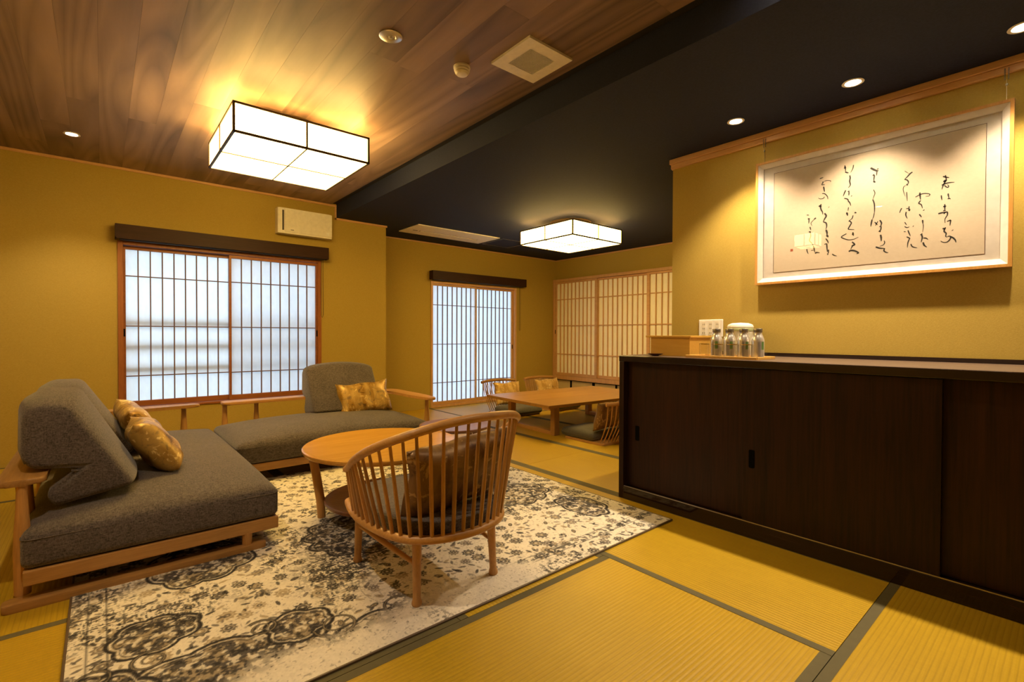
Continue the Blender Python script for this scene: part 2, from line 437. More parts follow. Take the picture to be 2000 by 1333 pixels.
def wall(name, *bs):
    bm = bmesh.new()
    for b in bs: box(bm, *b)
    return struct(name, bm, 'wall')
wall('wall_front', (XL - .1, .12, YF, YF + .15, 0, 2.6), (1.735, XE, YF, YF + .15, 0, 2.6), (.12, 1.735, YF, YF + .15, 1.75, 2.6), (.12, 1.735, YF, YF + .15, 0, .37), (2.34, XE, YF + .15, YA + .12, 0, 2.6))
wall('wall_alcove', (XE, 3.39, YA, YA + .12, 0, 2.6), (4.905, XC + .12, YA, YA + .12, 0, 2.6), (3.39, 4.905, YA, YA + .12, 1.71, 2.6))
wall('wall_closet', (XC, XC + .12, .9, YA, 0, 2.6))
wall('wall_right', (XR, XR + .12, YB - .1, YE, 0, 2.6))
wall('wall_rear', (XR + .12, XC, .88, 1.0, 0, 2.6))
wall('wall_back', (XL - .1, XR, YB - .1, YB, 0, 2.6))
wall('wall_left', (XL - .1, XL, YB, YF, 0, 2.6))

ceil = struct('ceiling', bbox(XL, XS, YB, YF, ZW + .012, ZW + .10), 'shadowgap', label='walnut plank ceiling over the sofa side')
rp = random.Random(11); pw = .1432; npl = round((XS - XL) / pw)
for i in range(npl):
    x0 = XL + i * pw; y = YB - rp.uniform(0, 2.4)
    while y < YF:
        L = rp.choice((2.2, 2.7, 3.2)); a, b = max(y, YB), min(y + L, YF)
        if b - a > .02: obj('plank', bbox(x0 + .0003, x0 + pw - .0003, a + .0003, b - .0003, ZW + rp.uniform(0, .0003), ZW + .012), 'plank', ceil)
        y += L
struct('ceiling.001', bbox(XS, XC + .12, YB - .1, YA + .12, ZB, ZW + .10), 'black', label='lower black papered ceiling with a dropped edge')
# ceiling trims
def trim(name, mat, *bs):
    bm = bmesh.new()
    for b in bs:
        t = bbox(*b, .003, 1); me = bpy.data.meshes.new('t'); t.to_mesh(me); t.free(); bm.from_mesh(me); bpy.data.meshes.remove(me)
    return struct(name, bm, mat)
trim('trim_1', 'cedar', (XL, XS - .001, YF - .012, YF, ZW - .022, ZW), (XS - .02, XS - .001, YF - .012, YF, ZB - .022, ZW - .022), (XS - .02, XE + .012, YF - .012, YF, ZB - .022, ZB))
trim('trim_2', 'cedar', (XE, XC, YA - .012, YA, ZB - .018, ZB))
trim('trim_3', 'cedar_y', (XC - .012, XC, 1.0, YA - .012, ZB - .02, ZB), (XE, XE + .012, YF, YA - .012, ZB - .018, ZB))
trim('trim_4', 'cedar_y', (XR - .030, XR, YB, YE + .012, ZB - .034, ZB), (XR - .020, XR, YB, YE + .006, ZB - .066, ZB - .034))
trim('trim_5', 'cedar', (XR, XR + .13, YE, YE + .012, ZB - .066, ZB))

# ------------------------------------------------------------------ paper screens
def screen(root_name, label, loc, rotz, W, z0, z1, fw, fd, mats, panels, nv, hbars, gz0, gz1, paper_m, sw=.032, pulls=True, bar_m=None, barw=.0085):
    fm, fmz = mats
    bm = bmesh.new()
    box(bm, 0, fw, 0, fd, z0, z1); box(bm, W - fw, W, 0, fd, z0, z1); box(bm, fw, W - fw, 0, fd, gz1 + .030, z1); box(bm, fw, W - fw, 0, fd, z0, gz0 - .048)
    bev(bm, .002, 1)
    win = struct(root_name, bm, fmz, label=label, loc=loc, rot=(0, 0, rotz))
    for i, (a, b, g0, g1, back) in enumerate(panels):
        y0 = fd * (.52 if back else .14); y1 = y0 + .028
        bm = bmesh.new()
        box(bm, a, g0, y0, y1, gz0 - .046, gz1 + .028); box(bm, g1, b, y0, y1, gz0 - .046, gz1 + .028)
        box(bm, g0, g1, y0, y1, gz1, gz1 + .028); box(bm, g0, g1, y0, y1, gz0 - .046, gz0)
        bev(bm, .0015, 1)
        s = obj('sash', bm, fm, win)
        for k in range(nv):
            x = g0 + (g1 - g0) * (k + 1) / (nv + 1)
            obj('muntin', bbox(x - barw / 2, x + barw / 2, y0 + .008, y1 - .004, gz0, gz1), bar_m or fmz, s)
        for z in hbars:
            obj('muntin', bbox(g0, g1, y0 + .010, y1 - .006, z - barw / 2, z + barw / 2), bar_m or fm, s)
        obj('paper', bbox(g0 - .004, g1 + .004, y1 - .0035, y1 - .002, gz0 - .004, gz1 + .004), paper_m, s)
        if pulls:
            for px in ((a + g0) / 2, (g1 + b) / 2):
                if pulls == 'outer' and a < px < b and not (abs(px - panels[0][0]) < .05 or abs(px - panels[-1][1]) < .05): continue
                zz = (gz0 + gz1) / 2 + (-.06 if z0 < .2 or True else 0)
                obj('finger_pull', plate(rounded_poly([(px - .007, y0 - .001), (px + .007, y0 - .001), (px + .007, y0 + .003), (px - .007, y0 + .003)], 0), zz - .032, zz + .032), 'blackp', s)
    return win
screen('window_1', 'wide paper screen window with russet wooden frame behind the sofas', (.104, YF - .012, 0), 0, 1.648, .36, 1.765, .036, .10, ('red', 'red_z'),
       [(.030, .826, .053, .809, True), (.806, 1.618, .826, 1.595, False)], 8, (1.484, 1.061, .637), .425, 1.706, 'shoji', sw=.03, pulls='outer', bar_m='bar')
screen('window_2', 'tall floor length paper screen window with pale frame in the alcove', (3.385, YA - .012, 0), 0, 1.525, 0.0, 1.72, .030, .10, ('cedar', 'cedar_z'),
       [(.020, .772, .040, .752, False), (.748, 1.495, .772, 1.465, True)], 8, (1.403, .866, .335), .080, 1.664, 'shoji', pulls='outer', bar_m='bar')
screen('door_1', 'sliding closet screens of pale cedar lattice above the low black framed doors', (XC - .075, 5.675, 0), -PI / 2, 2.85, .275, 1.905, .035, .075, ('cedar', 'cedar_z'),
       [(.030, .925, .072, .880, False), (.880, 1.835, .925, 1.798, True), (1.800, 2.815, 1.845, 2.77, False)], 9, (1.573, 1.148, .688), .385, 1.832, 'shoji2', pulls='outer', bar_m='cedar_z', barw=.014)
# low doors under the closet screens
bm = bmesh.new(); box(bm, XC - .05, XC, 2.83, 5.67, .262, .275); box(bm, XC - .05, XC, 2.83, 5.67, 0, .016)
low = struct('door_2', bm, 'blackp', label='low cream cloth doors with black lacquer frames under the closet screens')
ys = [5.67, 5.295, 4.83, 4.40, 3.93, 3.46, 2.99]
for a, b in zip(ys, ys[1:]):
    obj('panel', bbox(XC - .03, XC - .012, b + .010, a - .010, .016, .262), 'cream', low)
for k, y in enumerate(ys):
    w = .013 if k % 2 == 1 or k == 0 else .02
    obj('post', bbox(XC - .045, XC - .004, y - w, y + w, .016, .262), 'blackp', low)

# outside: balcony rails and the outer panes that dim the paper
for z in (1.085, .880, .688):
    struct('trim_6' if z > 1 else ('trim_7' if z > .8 else 'trim_8'), bbox(-.1, 1.9, YF + .092, YF + .118, z - .024, z + .024), 'rail', label='balcony rail outside the wide window, seen as a grey band')
struct('dimming_pane', bbox(.93, 1.72, YF + .135, YF + .139, .38, 1.745), 'tinted_pane', label='added tinted pane that dims the right half of the wide window')  # tinted pane added only to darken the right half of the paper
struct('window_4', bbox(3.40, 4.89, YA + .092, YA + .096, .02, 1.70), 'tinted_pane', label='outer glass behind the tall alcove window')
struct('floor.001', bbox(3.39, 4.905, YA - .0, YA + .12, -.12, -.002), 'cedar', label='wooden sill under the tall window')

# ------------------------------------------------------------------ lights in the ceilings
def lantern(name, label, cx, cy, z0, z1, zc, h=.39):
    t = .0062
    L = thing(name, label, 'ceiling lamp', (cx, cy, z0))
    hz = z1 - z0
    bm = bmesh.new()
    for sx in (-1, 1):
        for sy in (-1, 1): box(bm, sx * h - t, sx * h + t, sy * h - t, sy * h + t, -t, hz + t)
    for z in (0, hz):
        for s in (-1, 1):
            box(bm, -h, h, s * h - t, s * h + t, z - t, z + t); box(bm, s * h - t, s * h + t, -h, h, z - t, z + t)
    obj('frame', bm, 'iron', L)
    d = .0055
    for s in (-1, 1):
        obj('divider', bbox(-d, d, s * h - d - .002, s * h + d + .002, 0, hz), 'iron', L); obj('divider', bbox(s * h - d - .002, s * h + d + .002, -d, d, 0, hz), 'iron', L)
    obj('divider', bbox(-d * .7, d * .7, -h, h, -.0075, -.0022), 'iron', L); obj('divider', bbox(-h, h, -d * .7, d * .7, -.0075, -.0022), 'iron', L)
    for s in (-1, 1):
        obj('shade_panel', bbox(-h + .004, h - .004, s * h - .001, s * h + .001, .002, hz), 'lamp', L)
        obj('shade_panel', bbox(s * h - .001, s * h + .001, -h + .004, h - .004, .002, hz), 'lamp', L)
    obj('shade_panel', bbox(-h + .002, h - .002, -h + .002, h - .002, -.0018, .0002), 'lamp', L)
    obj('mount', lathem([(h * .5, hz - .01), (h * .59, hz + .01), (h * .59, zc - z0)], 32), 'iron', L, smooth='auto')
    obj('glow_baffle', bbox(-h * .88, h * .88, -h * .88, h * .88, hz - .012, hz - .008), 'frost', L)  # unseen plate added to block light rising onto the ceiling
    return L
lantern('ceiling_lantern', 'square paper ceiling lantern on the wooden plank ceiling above the coffee table', .955, 3.44, 2.125, 2.285, ZW)
lantern('ceiling_lantern', 'square paper ceiling lantern on the black ceiling above the low table', 3.955, 3.665, 2.0, 2.148, ZB)
lantern('ceiling_lantern', 'small paper ceiling lantern out of view, mirrored in the picture glass', -.74, 2.27, 2.13, 2.285, ZW, .118)

def downlight(x, y, z, label, power, tilt=None, vis=True, cone=100, blend=.6):
    D = thing('downlight', label, 'downlight', (x, y, z), group='recessed downlights' if vis else None)
    obj('trim_ring', lathem([(.043, -.001), (.046, -.005), (.034, -.006), (.030, -.002), (.029, -.0005)], 28, cap0=False, cap1=False), 'white', D, smooth='auto')
    obj('lens', lathem([(.001, -.0015), (.029, -.0015)], 24, cap0=False), 'bulb', D)
    ld = bpy.data.lights.new('downlight_beam', 'SPOT'); ld.energy = power; ld.color = SPOT_COLOR
    ld.spot_size = math.radians(cone); ld.spot_blend = blend; ld.shadow_soft_size = .028
    lo = bpy.data.objects.new('downlight_beam', ld); COL.objects.link(lo); lo.parent = D; lo.location = (0, 0, -.012)
    if tilt: lo.rotation_euler = tilt
    return D
downlight(2.787, 1.301, ZB, 'round downlight in the black ceiling, farthest from the camera of its row', SPOT_W * 1.75)
downlight(2.792, .734, ZB, 'round downlight in the black ceiling above the middle of the picture', SPOT_W * 1.75)
downlight(2.80, .165, ZB, 'round downlight in the black ceiling, nearest of its row and cut by the frame', SPOT_W * 1.75)
downlight(-.147, 4.505, ZW, 'small round downlight in the wooden ceiling near the window wall', SPOT_W)
for x, y, z, wh in ((-.15, 1.4, ZW, 'to the camera\'s left'), (1.75, .72, ZW, 'overhead by the dropped edge'), (-.3, -.6, ZW, 'added fill at the back of the room'), (2.80, -.6, ZB, 'added fill on the black ceiling at the rear')):
    downlight(x, y, z, 'small round downlight outside the view, ' + wh, SPOT_W * (1.4 if y > 1 else .5))  # three are added to lift the light level; the dropped-edge one is mirrored
# ------------------------------------------------------------------ ceiling and wall fittings
t = thing('speaker_grille', 'round metal alarm disc set flush in the wooden ceiling', 'alarm', (1.02, 2.068, ZW))
obj('disc', lathem([(.052, 0), (.052, -.004), (.046, -.007), (.024, -.008), (.020, -.004), (.013, -.004), (.011, -.008), (.003, -.009)], 36), 'steel', t, smooth='auto')
obj('hub', lathem([(.009, -.008), (.007, -.013), (.001, -.014)], 16), 'steel', t, smooth='auto')
t = thing('smoke_detector', 'small round smoke detector hanging from the wooden ceiling beside the square vent', 'smoke detector', (1.415, 2.07, ZW))
obj('body', lathem([(.040, 0), (.040, -.020), (.036, -.024), (.036, -.030), (.028, -.040), (.012, -.043), (.001, -.043)], 32), 'white', t, smooth='auto')
obj('base_ring', lathem([(.043, 0), (.043, -.009), (.040, -.010)], 32), 'white', t, smooth='auto')
t = thing('ceiling_vent', 'square ivory ceiling vent with a fine mesh centre', 'vent', (1.642, 1.79, ZW))
o = .143; i_ = .082
bm = bmesh.new()
for a in ((-o, o, i_, o), (-o, o, -o, -i_), (-o, -i_, -i_, i_), (i_, o, -i_, i_)): box(bm, a[0], a[1], a[2], a[3], -.012, 0)
obj('frame', bm, 'white', t)
obj('backing', bbox(-i_, i_, -i_, i_, -.003, -.001), 'shadowgap', t)
bm = bmesh.new()
for k in range(19):
    p = -i_ + 2 * i_ * (k + .5) / 19
    box(bm, p - .0022, p + .0022, -i_, i_, -.0105, -.0085); box(bm, -i_, i_, p - .0022, p + .0022, -.0105, -.0085)
g = obj('mesh_grille', bm, 'white', t); g['kind'] = 'stuff'
t = thing('air_conditioner', 'long ivory air conditioner cassette set in the black ceiling', 'air conditioner', (3.29, 5.04, ZB))
obj('panel', bbox(-.585, .585, -.235, .235, -.012, 0, .004), 'white', t)
obj('air_slot', bbox(-.42, .42, .02, .055, -.0135, -.010), 'shadowgap', t)
obj('flap', bbox(-.41, .41, .024, .050, -.017, -.0125, .002), 'white', t)
obj('sensor', bbox(-.50, -.44, .03, .05, -.0135, -.011), 'shadowgap', t)
t = thing('access_hatch', 'thin framed square access hatch in the black ceiling beside the air conditioner', 'hatch', (4.18, 5.06, ZB))
bm = bmesh.new(); w = .23
for a in ((-w, w, w - .008, w), (-w, w, -w, -w + .008), (-w, -w + .008, -w, w), (w - .008, w, -w, w)): box(bm, *a, -.003, 0)
obj('frame', bm, 'steel', t); obj('lid', bbox(-w + .008, w - .008, -w + .008, w - .008, -.002, 0), 'black', t)
# ventilation unit on the front wall
t = thing('ventilation_unit', 'ivory box shaped ventilation unit on the wall above the dark blind case', 'ventilation unit', (1.575, YF, 1.985))
bm = plate(rounded_poly([(-.265, 0), (-.265, -.085), (-.235, -.098), (.225, -.098), (.262, -.085), (.262, 0)], [0, .01, .01, .02, .01, 0], 4), 0, .248, .005)
obj('body', bm, 'white', t)
obj('front_panel', bbox(-.205, .255, -.104, -.097, .015, .243, .004), 'white', t)
obj('intake_slot', bbox(-.226, -.210, -.1005, -.097, .03, .225), 'shadowgap', t)
obj('grille_strip', bbox(-.222, -.214, -.1015, -.099, .03, .225), 'grille', t)
obj('logo', bbox(-.150, -.120, -.1048, -.1038, .034, .042), 'print', t); obj('badge', bbox(.20, .228, -.1048, -.1038, .03, .058), 'frost', t)
# blinds in their cases
def blind(label, x0, x1, y, z0, z1, d, chain_x, chain_z0, chain_z1):
    t = thing('roller_blind', label, 'blind', ((x0 + x1) / 2, y, z0)); h = (x1 - x0) / 2
    bm = bmesh.new(); box(bm, -h, h, -d, 0, .012, z1 - z0); box(bm, -h, -h + .008, -d, 0, 0, .012); box(bm, h - .008, h, -d, 0, 0, .012)
    box(bm, -h, h, -d, -d + .010, 0, .012)
    obj('case', bm, 'box', t)
    obj('rolled_blind', bbox(-h + .03, h - .03, -d + .02, -.016, -.006, .012, .004), 'shadowgap', t)
    a = chain_x - (x0 + x1) / 2
    obj('pull_chain', tubem([(a, -d * .5, 0), (a - .004, -d * .5, -.3 * (z0 - chain_z0)), (a - .003, -d * .5, chain_z1 * 0 + -(z0 - chain_z0) + .02), (a + .008, -d * .5, -(z0 - chain_z0)), (a + .018, -d * .5, -(z0 - chain_z0) + .03), (a + .016, -d * .5, 0)], .0022, 6), 'shadowgap', t)
blind('long dark wooden blind case above the wide window', .088, 1.800, YF, 1.772, 1.890, .095, 1.74, 1.17, 0)
blind('short dark wooden blind case above the tall alcove window', 3.365, 5.04, YA, 1.738, 1.855, .095, 4.935, 1.06, 0)

# ------------------------------------------------------------------ framed calligraphy on the right wall
Yc, Zc = .748, 1.675; HW, HH = .547, .368
pic = thing('framed_calligraphy', 'wide framed sheet of brushed calligraphy hanging above the dark sideboard', 'picture', (XR, Yc, Zc))
def pframe(hw, hh, w, x0, x1, mat, name, lip=0.0):
    bm = bmesh.new()
    V = []
    for (a, b) in ((hw, hh), (hw - w, hh - w)):
        V.append([(-1 * s1 * a, s2 * b) for s1, s2 in ((1, -1), (-1, -1), (-1, 1), (1, 1))])
    ro = [bm.verts.new((x0, y, z)) for y, z in V[0]]; ro2 = [bm.verts.new((x1, y, z)) for y, z in V[0]]
    ri2 = [bm.verts.new((x1 + lip, y, z)) for y, z in V[1]]; ri = [bm.verts.new((x0, y, z)) for y, z in V[1]]
    for A, B in ((ro, ro2), (ro2, ri2), (ri2, ri), (ri, ro)):
        for k in range(4): bm.faces.new((A[k], A[(k + 1) % 4], B[(k + 1) % 4], B[k]))
    return obj(name, bm, mat, pic)
pframe(HW, HH, .013, -.014, -.048, 'goldframe', 'outer_frame')
pframe(HW - .013, HH - .013, .026, -.016, -.044, 'matboard', 'inner_frame', .014)
mb = obj('mat_board', bbox(-.020, -.016, -HW + .03, HW - .03, -HH + .03, HH - .03), 'matboard', pic)
pa = obj('paper', bbox(-.0206, -.0200, -.457, .450, -.298, .292), 'washi', pic, label='cream paper with brushed black writing')
bm = bmesh.new(); e = .0016
for a in ((-.459, .452, -.300, -.300 + e), (-.459, .452, .292, .292 + e), (-.459, -.459 + e, -.300, .294), (.452 - e, .452, -.300, .294)): box(bm, -.0212, -.0204, *a)
obj('border_line', bm, 'lacquer', pa)
INK=[(64,(4377,17638,4266,17573,4150,17521)),(52,(4289,17674,4266,17538,4243,17446)),(64,(4358,17372,4297,17430,4236,17450)),(52,(4340,17354,4275,17381,4264,17408)),(64,(4416,17226,4296,17270,4143,17283,3960,17263)),(58,(4236,17444,4307,17331,4371,17172,4407,17021)),(46,(4317,17203,4261,17118,4184,17071,4168,17145,4218,17209)),(47,(4426,16748,4416,16630,4397,16509)),(52,(4181,16782,4169,16678,4152,16573)),(58,(4189,16515,4146,16543,4087,16493)),(64,(4353,16195,4294,16189,4235,16201)),(52,(4293,16299,4291,16125,4290,16009)),(58,(4347,15996,4248,15995)),(76,(4527,15885,4390,15906,4204,15920)),(52,(4323,15835,4280,15891,4203,15905,4195,15773,4244,15667,4280,15572,4274,15397)),(41,(4323,15841,4302,15895)),(52,(4205,15457,4133,15482,4047,15478)),(52,(4112,15518,4079,15478,4086,15364,4098,15236)),(70,(4359,15156,4293,15124,4250,15190)),(58,(4261,15177,4303,15024,4258,14944,4229,14896,4240,14753,4179,14715)),(75,(4013,15021,3992,14997)),(52,(4179,14738,4092,14745,4070,14655,4112,14560,4187,14485,4285,14476,4374,14517,4423,14571)),(64,(4071,14727,3973,14640,3901,14529,3878,14417)),(71,(5518,18132,5606,18081,5707,17961,5828,17843)),(26,(5825,18266,5747,18181,5657,18094)),(58,(5828,17843,5730,17790,5673,17679,5689,17570)),(97,(5689,17564,5758,17548)),(32,(5778,17533,5855,17480,5874,17338,5838,17152,5785,16979)),(39,(5736,17194,5721,16965,5706,16736)),(52,(5921,16430,5971,16319,6009,16196)),(45,(5745,16363,5650,16363,5612,16298)),(84,(5632,16334,5616,16218)),(45,(5634,16463,5632,16334)),(58,(5743,16210,5757,16051,5696,15862)),(39,(5796,15703,5718,15543)),(45,(5802,15486,5704,15418,5607,15444)),(77,(5471,15453,5450,15440)),(39,(5830,15238,5740,15217)),(52,(5664,15276,5611,15106,5566,14977)),(52,(5711,14960,5601,14879,5582,14828)),(52,(5595,14862,5657,14662,5680,14413)),(52,(5542,14581,5502,14463,5413,14396,5300,14355)),(45,(5391,16868,5267,16930,5144,16973,4997,16960,4851,16896,4886,16816,5008,16817)),(64,(5224,17054,5212,16887,5195,16693)),(57,(5190,16660,5258,16540,5163,16448,5116,16264)),(76,(5074,16177,5056,16142)),(57,(5232,15995,5144,15832)),(63,(5105,15692,5091,15499)),(32,(5088,15499,5072,15369,5098,15089)),(102,(5159,15019,5121,14965)),(64,(5134,14967,5108,14836,5147,14604)),(57,(5070,14799,4972,14784,4886,14702)),(70,(5073,14594,5030,14445,4931,14337)),(98,(7239,18784,7113,18669,6973,18565,6896,18556)),(60,(6958,18629,6897,18669)),(53,(6966,18563,6976,18315)),(91,(7141,18394,7063,18355)),(60,(7069,18365,7086,18192,7097,18056)),(90,(7106,18066,7028,17972)),(38,(7101,17621,7037,17430,7082,17270,7127,17111)),(60,(7127,17111,7062,16890,7044,16623,7048,16398)),(38,(7054,16400,7086,16217,7137,16076)),(68,(7144,16077,7176,15894,7196,15716)),(53,(7030,15925,6911,15754)),(45,(6898,15939,6958,15819,7003,15721)),(67,(6815,15988,6743,15819,6781,15657)),(52,(6833,15647,6732,15668)),(60,(6756,15635,6779,15470,6861,15409)),(75,(6852,15434,6769,15375)),(82,(6776,15227,6750,15074,6742,14894)),(45,(6621,14898,6601,14791,6655,14687,6807,14634)),(75,(6976,14627,6806,14540,6577,14491)),(60,(6607,14495,6621,14367,6514,14279,6439,14265)),(105,(8426,19103,8333,19079)),(56,(8393,19215,8367,19080,8354,18856)),(72,(8375,18861,8278,18797,8210,18767)),(48,(7994,19141,8025,18951,8125,18758)),(72,(8157,18627,8139,18463,8161,18309,8128,18102,8218,17971)),(64,(8337,17870,8397,17724,8454,17567)),(88,(8217,17803,8182,17736)),(56,(8182,17736,8190,17550)),(72,(8078,17514,8054,17488)),(56,(8401,17443,8263,17382,8211,17283,8227,17214)),(56,(8211,17263,8141,17149,8089,16979)),(40,(8197,16921,8222,16726)),(112,(8306,16614,8228,16607)),(72,(8255,16612,8236,16468)),(79,(7923,16589,7832,16552)),(48,(7988,16450,8031,16291,8148,16213)),(88,(8175,16198,8114,16155)),(64,(8131,16170,8062,16058,8128,15910,8195,15761,8092,15712,7923,15677)),(112,(8022,15454,7937,15441)),(64,(7989,15548,7953,15344)),(56,(8278,15514,8432,15438,8511,15361,8378,15261,8171,15166,7934,15171,7735,15251)),(72,(8017,15036,7897,14872,8049,14821)),(56,(7958,14888,8014,14776,8081,14646)),(88,(8164,14537,8063,14584,7894,14542,7726,14421,7808,14372)),(58,(9581,18790,9405,18819)),(36,(9371,18588,9229,18607,9056,18548,9064,18471)),(65,(9419,18599,9434,18513,9497,18455)),(51,(9497,18430,9322,18396)),(72,(9390,18304,9367,18155,9343,18005)),(51,(9460,17931,9332,17895,9204,17724,9171,17555)),(43,(9340,17735,9393,17657,9537,17651,9651,17730)),(102,(9614,17287,9484,17206)),(72,(9508,17356,9525,17160,9482,17007,9433,16907,9416,16760)),(87,(9330,16816,9246,16656,9318,16507,9395,16341)),(72,(9379,16338,9252,16262,9218,16076,9257,15903)),(94,(9248,15884,9199,15714,9204,15589)),(108,(9213,15591,9133,15453)),(93,(9135,17118,9113,17103)),(65,(9258,15400,9162,15242,9123,15111)),(51,(9319,15085,9192,15121)),(72,(9208,15123,9190,14887,9172,14651)),(94,(9180,14519,9117,14526)),(72,(9119,14770,9123,14555)),(57,(8935,14503,8841,14420,8717,14369)),(52,(10216,16880,10100,16851)),(81,(10164,16649,10048,16640)),(59,(10097,16630,10111,16375)),(80,(9753,16641,9850,16556)),(37,(9850,16556,9996,16392,9945,16218)),(59,(10050,16180,10001,15989)),(66,(10106,15903,9991,15895)),(52,(10040,15903,10005,15659,10068,15411,9951,15247,9850,15050)),(59,(10196,14950,10178,14818,10120,14652)),(66,(9850,15050,9816,14862,9791,14713)),(80,(9781,14638,9700,14683,9538,14644)),(37,(9979,14829,9815,14844))]
bm = bmesh.new(); xp = -.0210
for w, p in INK:
    P = [Vector((xp, p[k] * 1e-4 - Yc, p[k + 1] * 1e-4 - Zc)) for k in range(0, len(p), 2)]
    C = crsp(P, 6) if len(P) > 2 else [P[0].lerp(P[1], k / 6) for k in range(7)]
    n = len(C); hw = w * 1e-4 / 2; prev = None
    for k, c in enumerate(C):
        tt = (C[min(k + 1, n - 1)] - C[max(k - 1, 0)]).normalized(); nn = Vector((0, -tt.z, tt.y))
        s = k / (n - 1); f = .62 + .38 * math.sin(PI * min(1, .18 + s * .95)) if s < .85 else .62 - (s - .85) * 1.6
        q = (bm.verts.new(c + nn * hw * f), bm.verts.new(c - nn * hw * f))
        if prev: bm.faces.new((prev[0], prev[1], q[1], q[0]))
        prev = q
io = obj('brush_writing', bm, 'ink', pa); io['kind'] = 'stuff'
io.data.polygons.foreach_set('use_smooth', [False] * len(io.data.polygons))
obj('red_seal', bbox(-.0212, -.0205, 1.099 - Yc - .007, 1.099 - Yc + .007, 1.498 - Zc - .007, 1.498 - Zc + .007), 'redink', pa)
obj('glass_pane', bbox(-.0305, -.0290, -HW + .036, HW - .036, -HH + .036, HH - .036), 'glass', pic)
for y, lab in ((1.255, 'thin metal wire hook from the rail to the picture\'s far corner'), (.228, 'thin metal wire hook from the rail to the picture\'s near corner')):
    h = thing('picture_hook', lab, 'hook', (XR - .026, y, ZB - .066))
    for s in (-.006, .006): obj('hook_pin', tubem([(0, s, .02), (0, s, -.03)], .002, 6), 'steel', h)
    obj('wire', tubem([(0, 0, -.03), (0, 0, -.045), (.006, 0, 2.043 - ZB + .066)], .0009, 6), 'steel', h)
    obj('bead', lathem([(.001, -.006), (.005, -.003), (.005, .003), (.001, .006)], 12, (0, 0, -.052)), 'steel', h)

# ------------------------------------------------------------------ sideboard with sliding doors
sb = thing('sideboard', 'long dark brown sideboard with sliding doors along the right wall', 'sideboard', (2.431, 1.84, 0))
D = XR - 2.431 - .002; YN = -2.6
obj('end_panel', bbox(0, D, -.034, 0, .0, .838, .002), 'dark', sb)
obj('top', bbox(-.002, D, YN, .002, .838, .875, .003), 'dark_y', sb)
obj('top_surface', bbox(.006, D - .016, YN, -.004, .8746, .8756), 'topsheet', sb, label='lighter brown sheet, brightened as if lit from above')  # lighter colour paints downlight and sheen onto the dark top
obj('plinth', bbox(0, D, YN, -.034, 0, .074, .002), 'dark_y', sb)
obj('backsplash', bbox(D - .016, D, YN, .002, .875, .897, .002), 'dark_y', sb)
obj('carcass_back', bbox(.10, D, YN, -.034, .074, .838), 'shadowgap', sb)
doors = [(-.034, -.775, .040), (-.748, -1.500, .012), (-1.470, -2.24, .040), (-2.2, -2.6, .012)]
for a, b, d in doors:
    do = obj('sliding_door', bbox(d, d + .022, b, a, .076, .836, .0015), 'dark', sb)
    if b < -2.3: continue
    py = a - (.072 if d > .03 else .046)
    if d > .03 and b < -1.6: py = b + .07
    zc = .405 if d > .03 else .390
    obj('recessed_pull', plate(rounded_poly([(py - .014, zc - .045), (py + .014, zc - .045), (py + .014, zc + .045), (py - .014, zc + .045)], .008, 4), -.0015, .0015), 'blackp', do,
        loc=(d, 0, 0), rot=(PI / 2, 0, PI / 2))
obj('track', bbox(.006, .010, YN, -.034, .072, .078), 'steel', sb)

# things on the sideboard
ZT = .8757
tr = thing('serving_tray', 'shallow honey wood tray of bottles and glasses on the sideboard', 'tray', (2.60, 1.243, ZT))
obj('tray_base', bbox(-.10, .115, -.197, .197, 0, .006, .002), 'tray', tr)
for a in ((-.10, .115, -.197, -.189), (-.10, .115, .189, .197), (-.10, -.092, -.189, .189), (.107, .115, -.189, .189)):
    obj('rim', bbox(*a, .006, .014, .002), 'tray', tr)
labs = ['first', 'second', 'third', 'fourth']
bp = None
for k, y in enumerate((1.310, 1.236, 1.161, 1.088)):
    lab = ('silver metal water bottle at the end of the tray by the wooden box', 'silver metal water bottle second in the row from the wooden box', 'silver metal water bottle third in the row from the wooden box', 'silver metal water bottle at the tray\'s end away from the wooden box')[k]
    if bp is None:
        b = thing('water_bottle', lab, 'bottle', (2.60, y, ZT + .006), 0.2, 'water bottles on the tray')
        obj('body', lathem([(.026, 0), (.031, .003), (.0315, .010), (.0315, .090), (.030, .100), (.024, .116), (.0205, .122), (.0195, .130), (.0195, .136)], 28), 'bottle', b, smooth='auto')
        obj('cap', lathem([(.0205, .134), (.0215, .136), (.0215, .152), (.020, .1545), (.001, .155)], 28, cap0=True), 'bottlecap', b, smooth='auto')
        def wrap(a0, a1, z0, z1, mat, name):
            bm = bmesh.new(); n = 8; r = .0318; prev = None
            for q in range(n + 1):
                a = a0 + (a1 - a0) * q / n
                c = (bm.verts.new((r * math.cos(a), r * math.sin(a), z0)), bm.verts.new((r * math.cos(a), r * math.sin(a), z1)))
                if prev: bm.faces.new((prev[0], c[0], c[1], prev[1]))
                prev = c
            return obj(name, bm, mat, b)
        wrap(PI + .02, PI + .5, .045, .086, 'leaf', 'leaf_emblem')
        bm = bmesh.new(); r = .0318
        for q in range(13):
            a = PI + .05 + (q % 3) * .14; z = .012 + (q // 3) * .0062
            for zz in (z,):
                vs = [bm.verts.new((r * math.cos(a + da), r * math.sin(a + da), zz + dz)) for da, dz in ((0, 0), (.10, 0), (.10, .003), (0, .003))]
                bm.faces.new(vs)
        obj('small_print', bm, 'print', b)
        wrap(PI - .55, PI - .12, .010, .085, 'print', 'dark_band')
        bp = b
    else:
        b = copytree(bp); b.location = (2.60, y, ZT + .006); b.rotation_euler.z = .2 + .25 * k; b['label'] = lab
gp = None
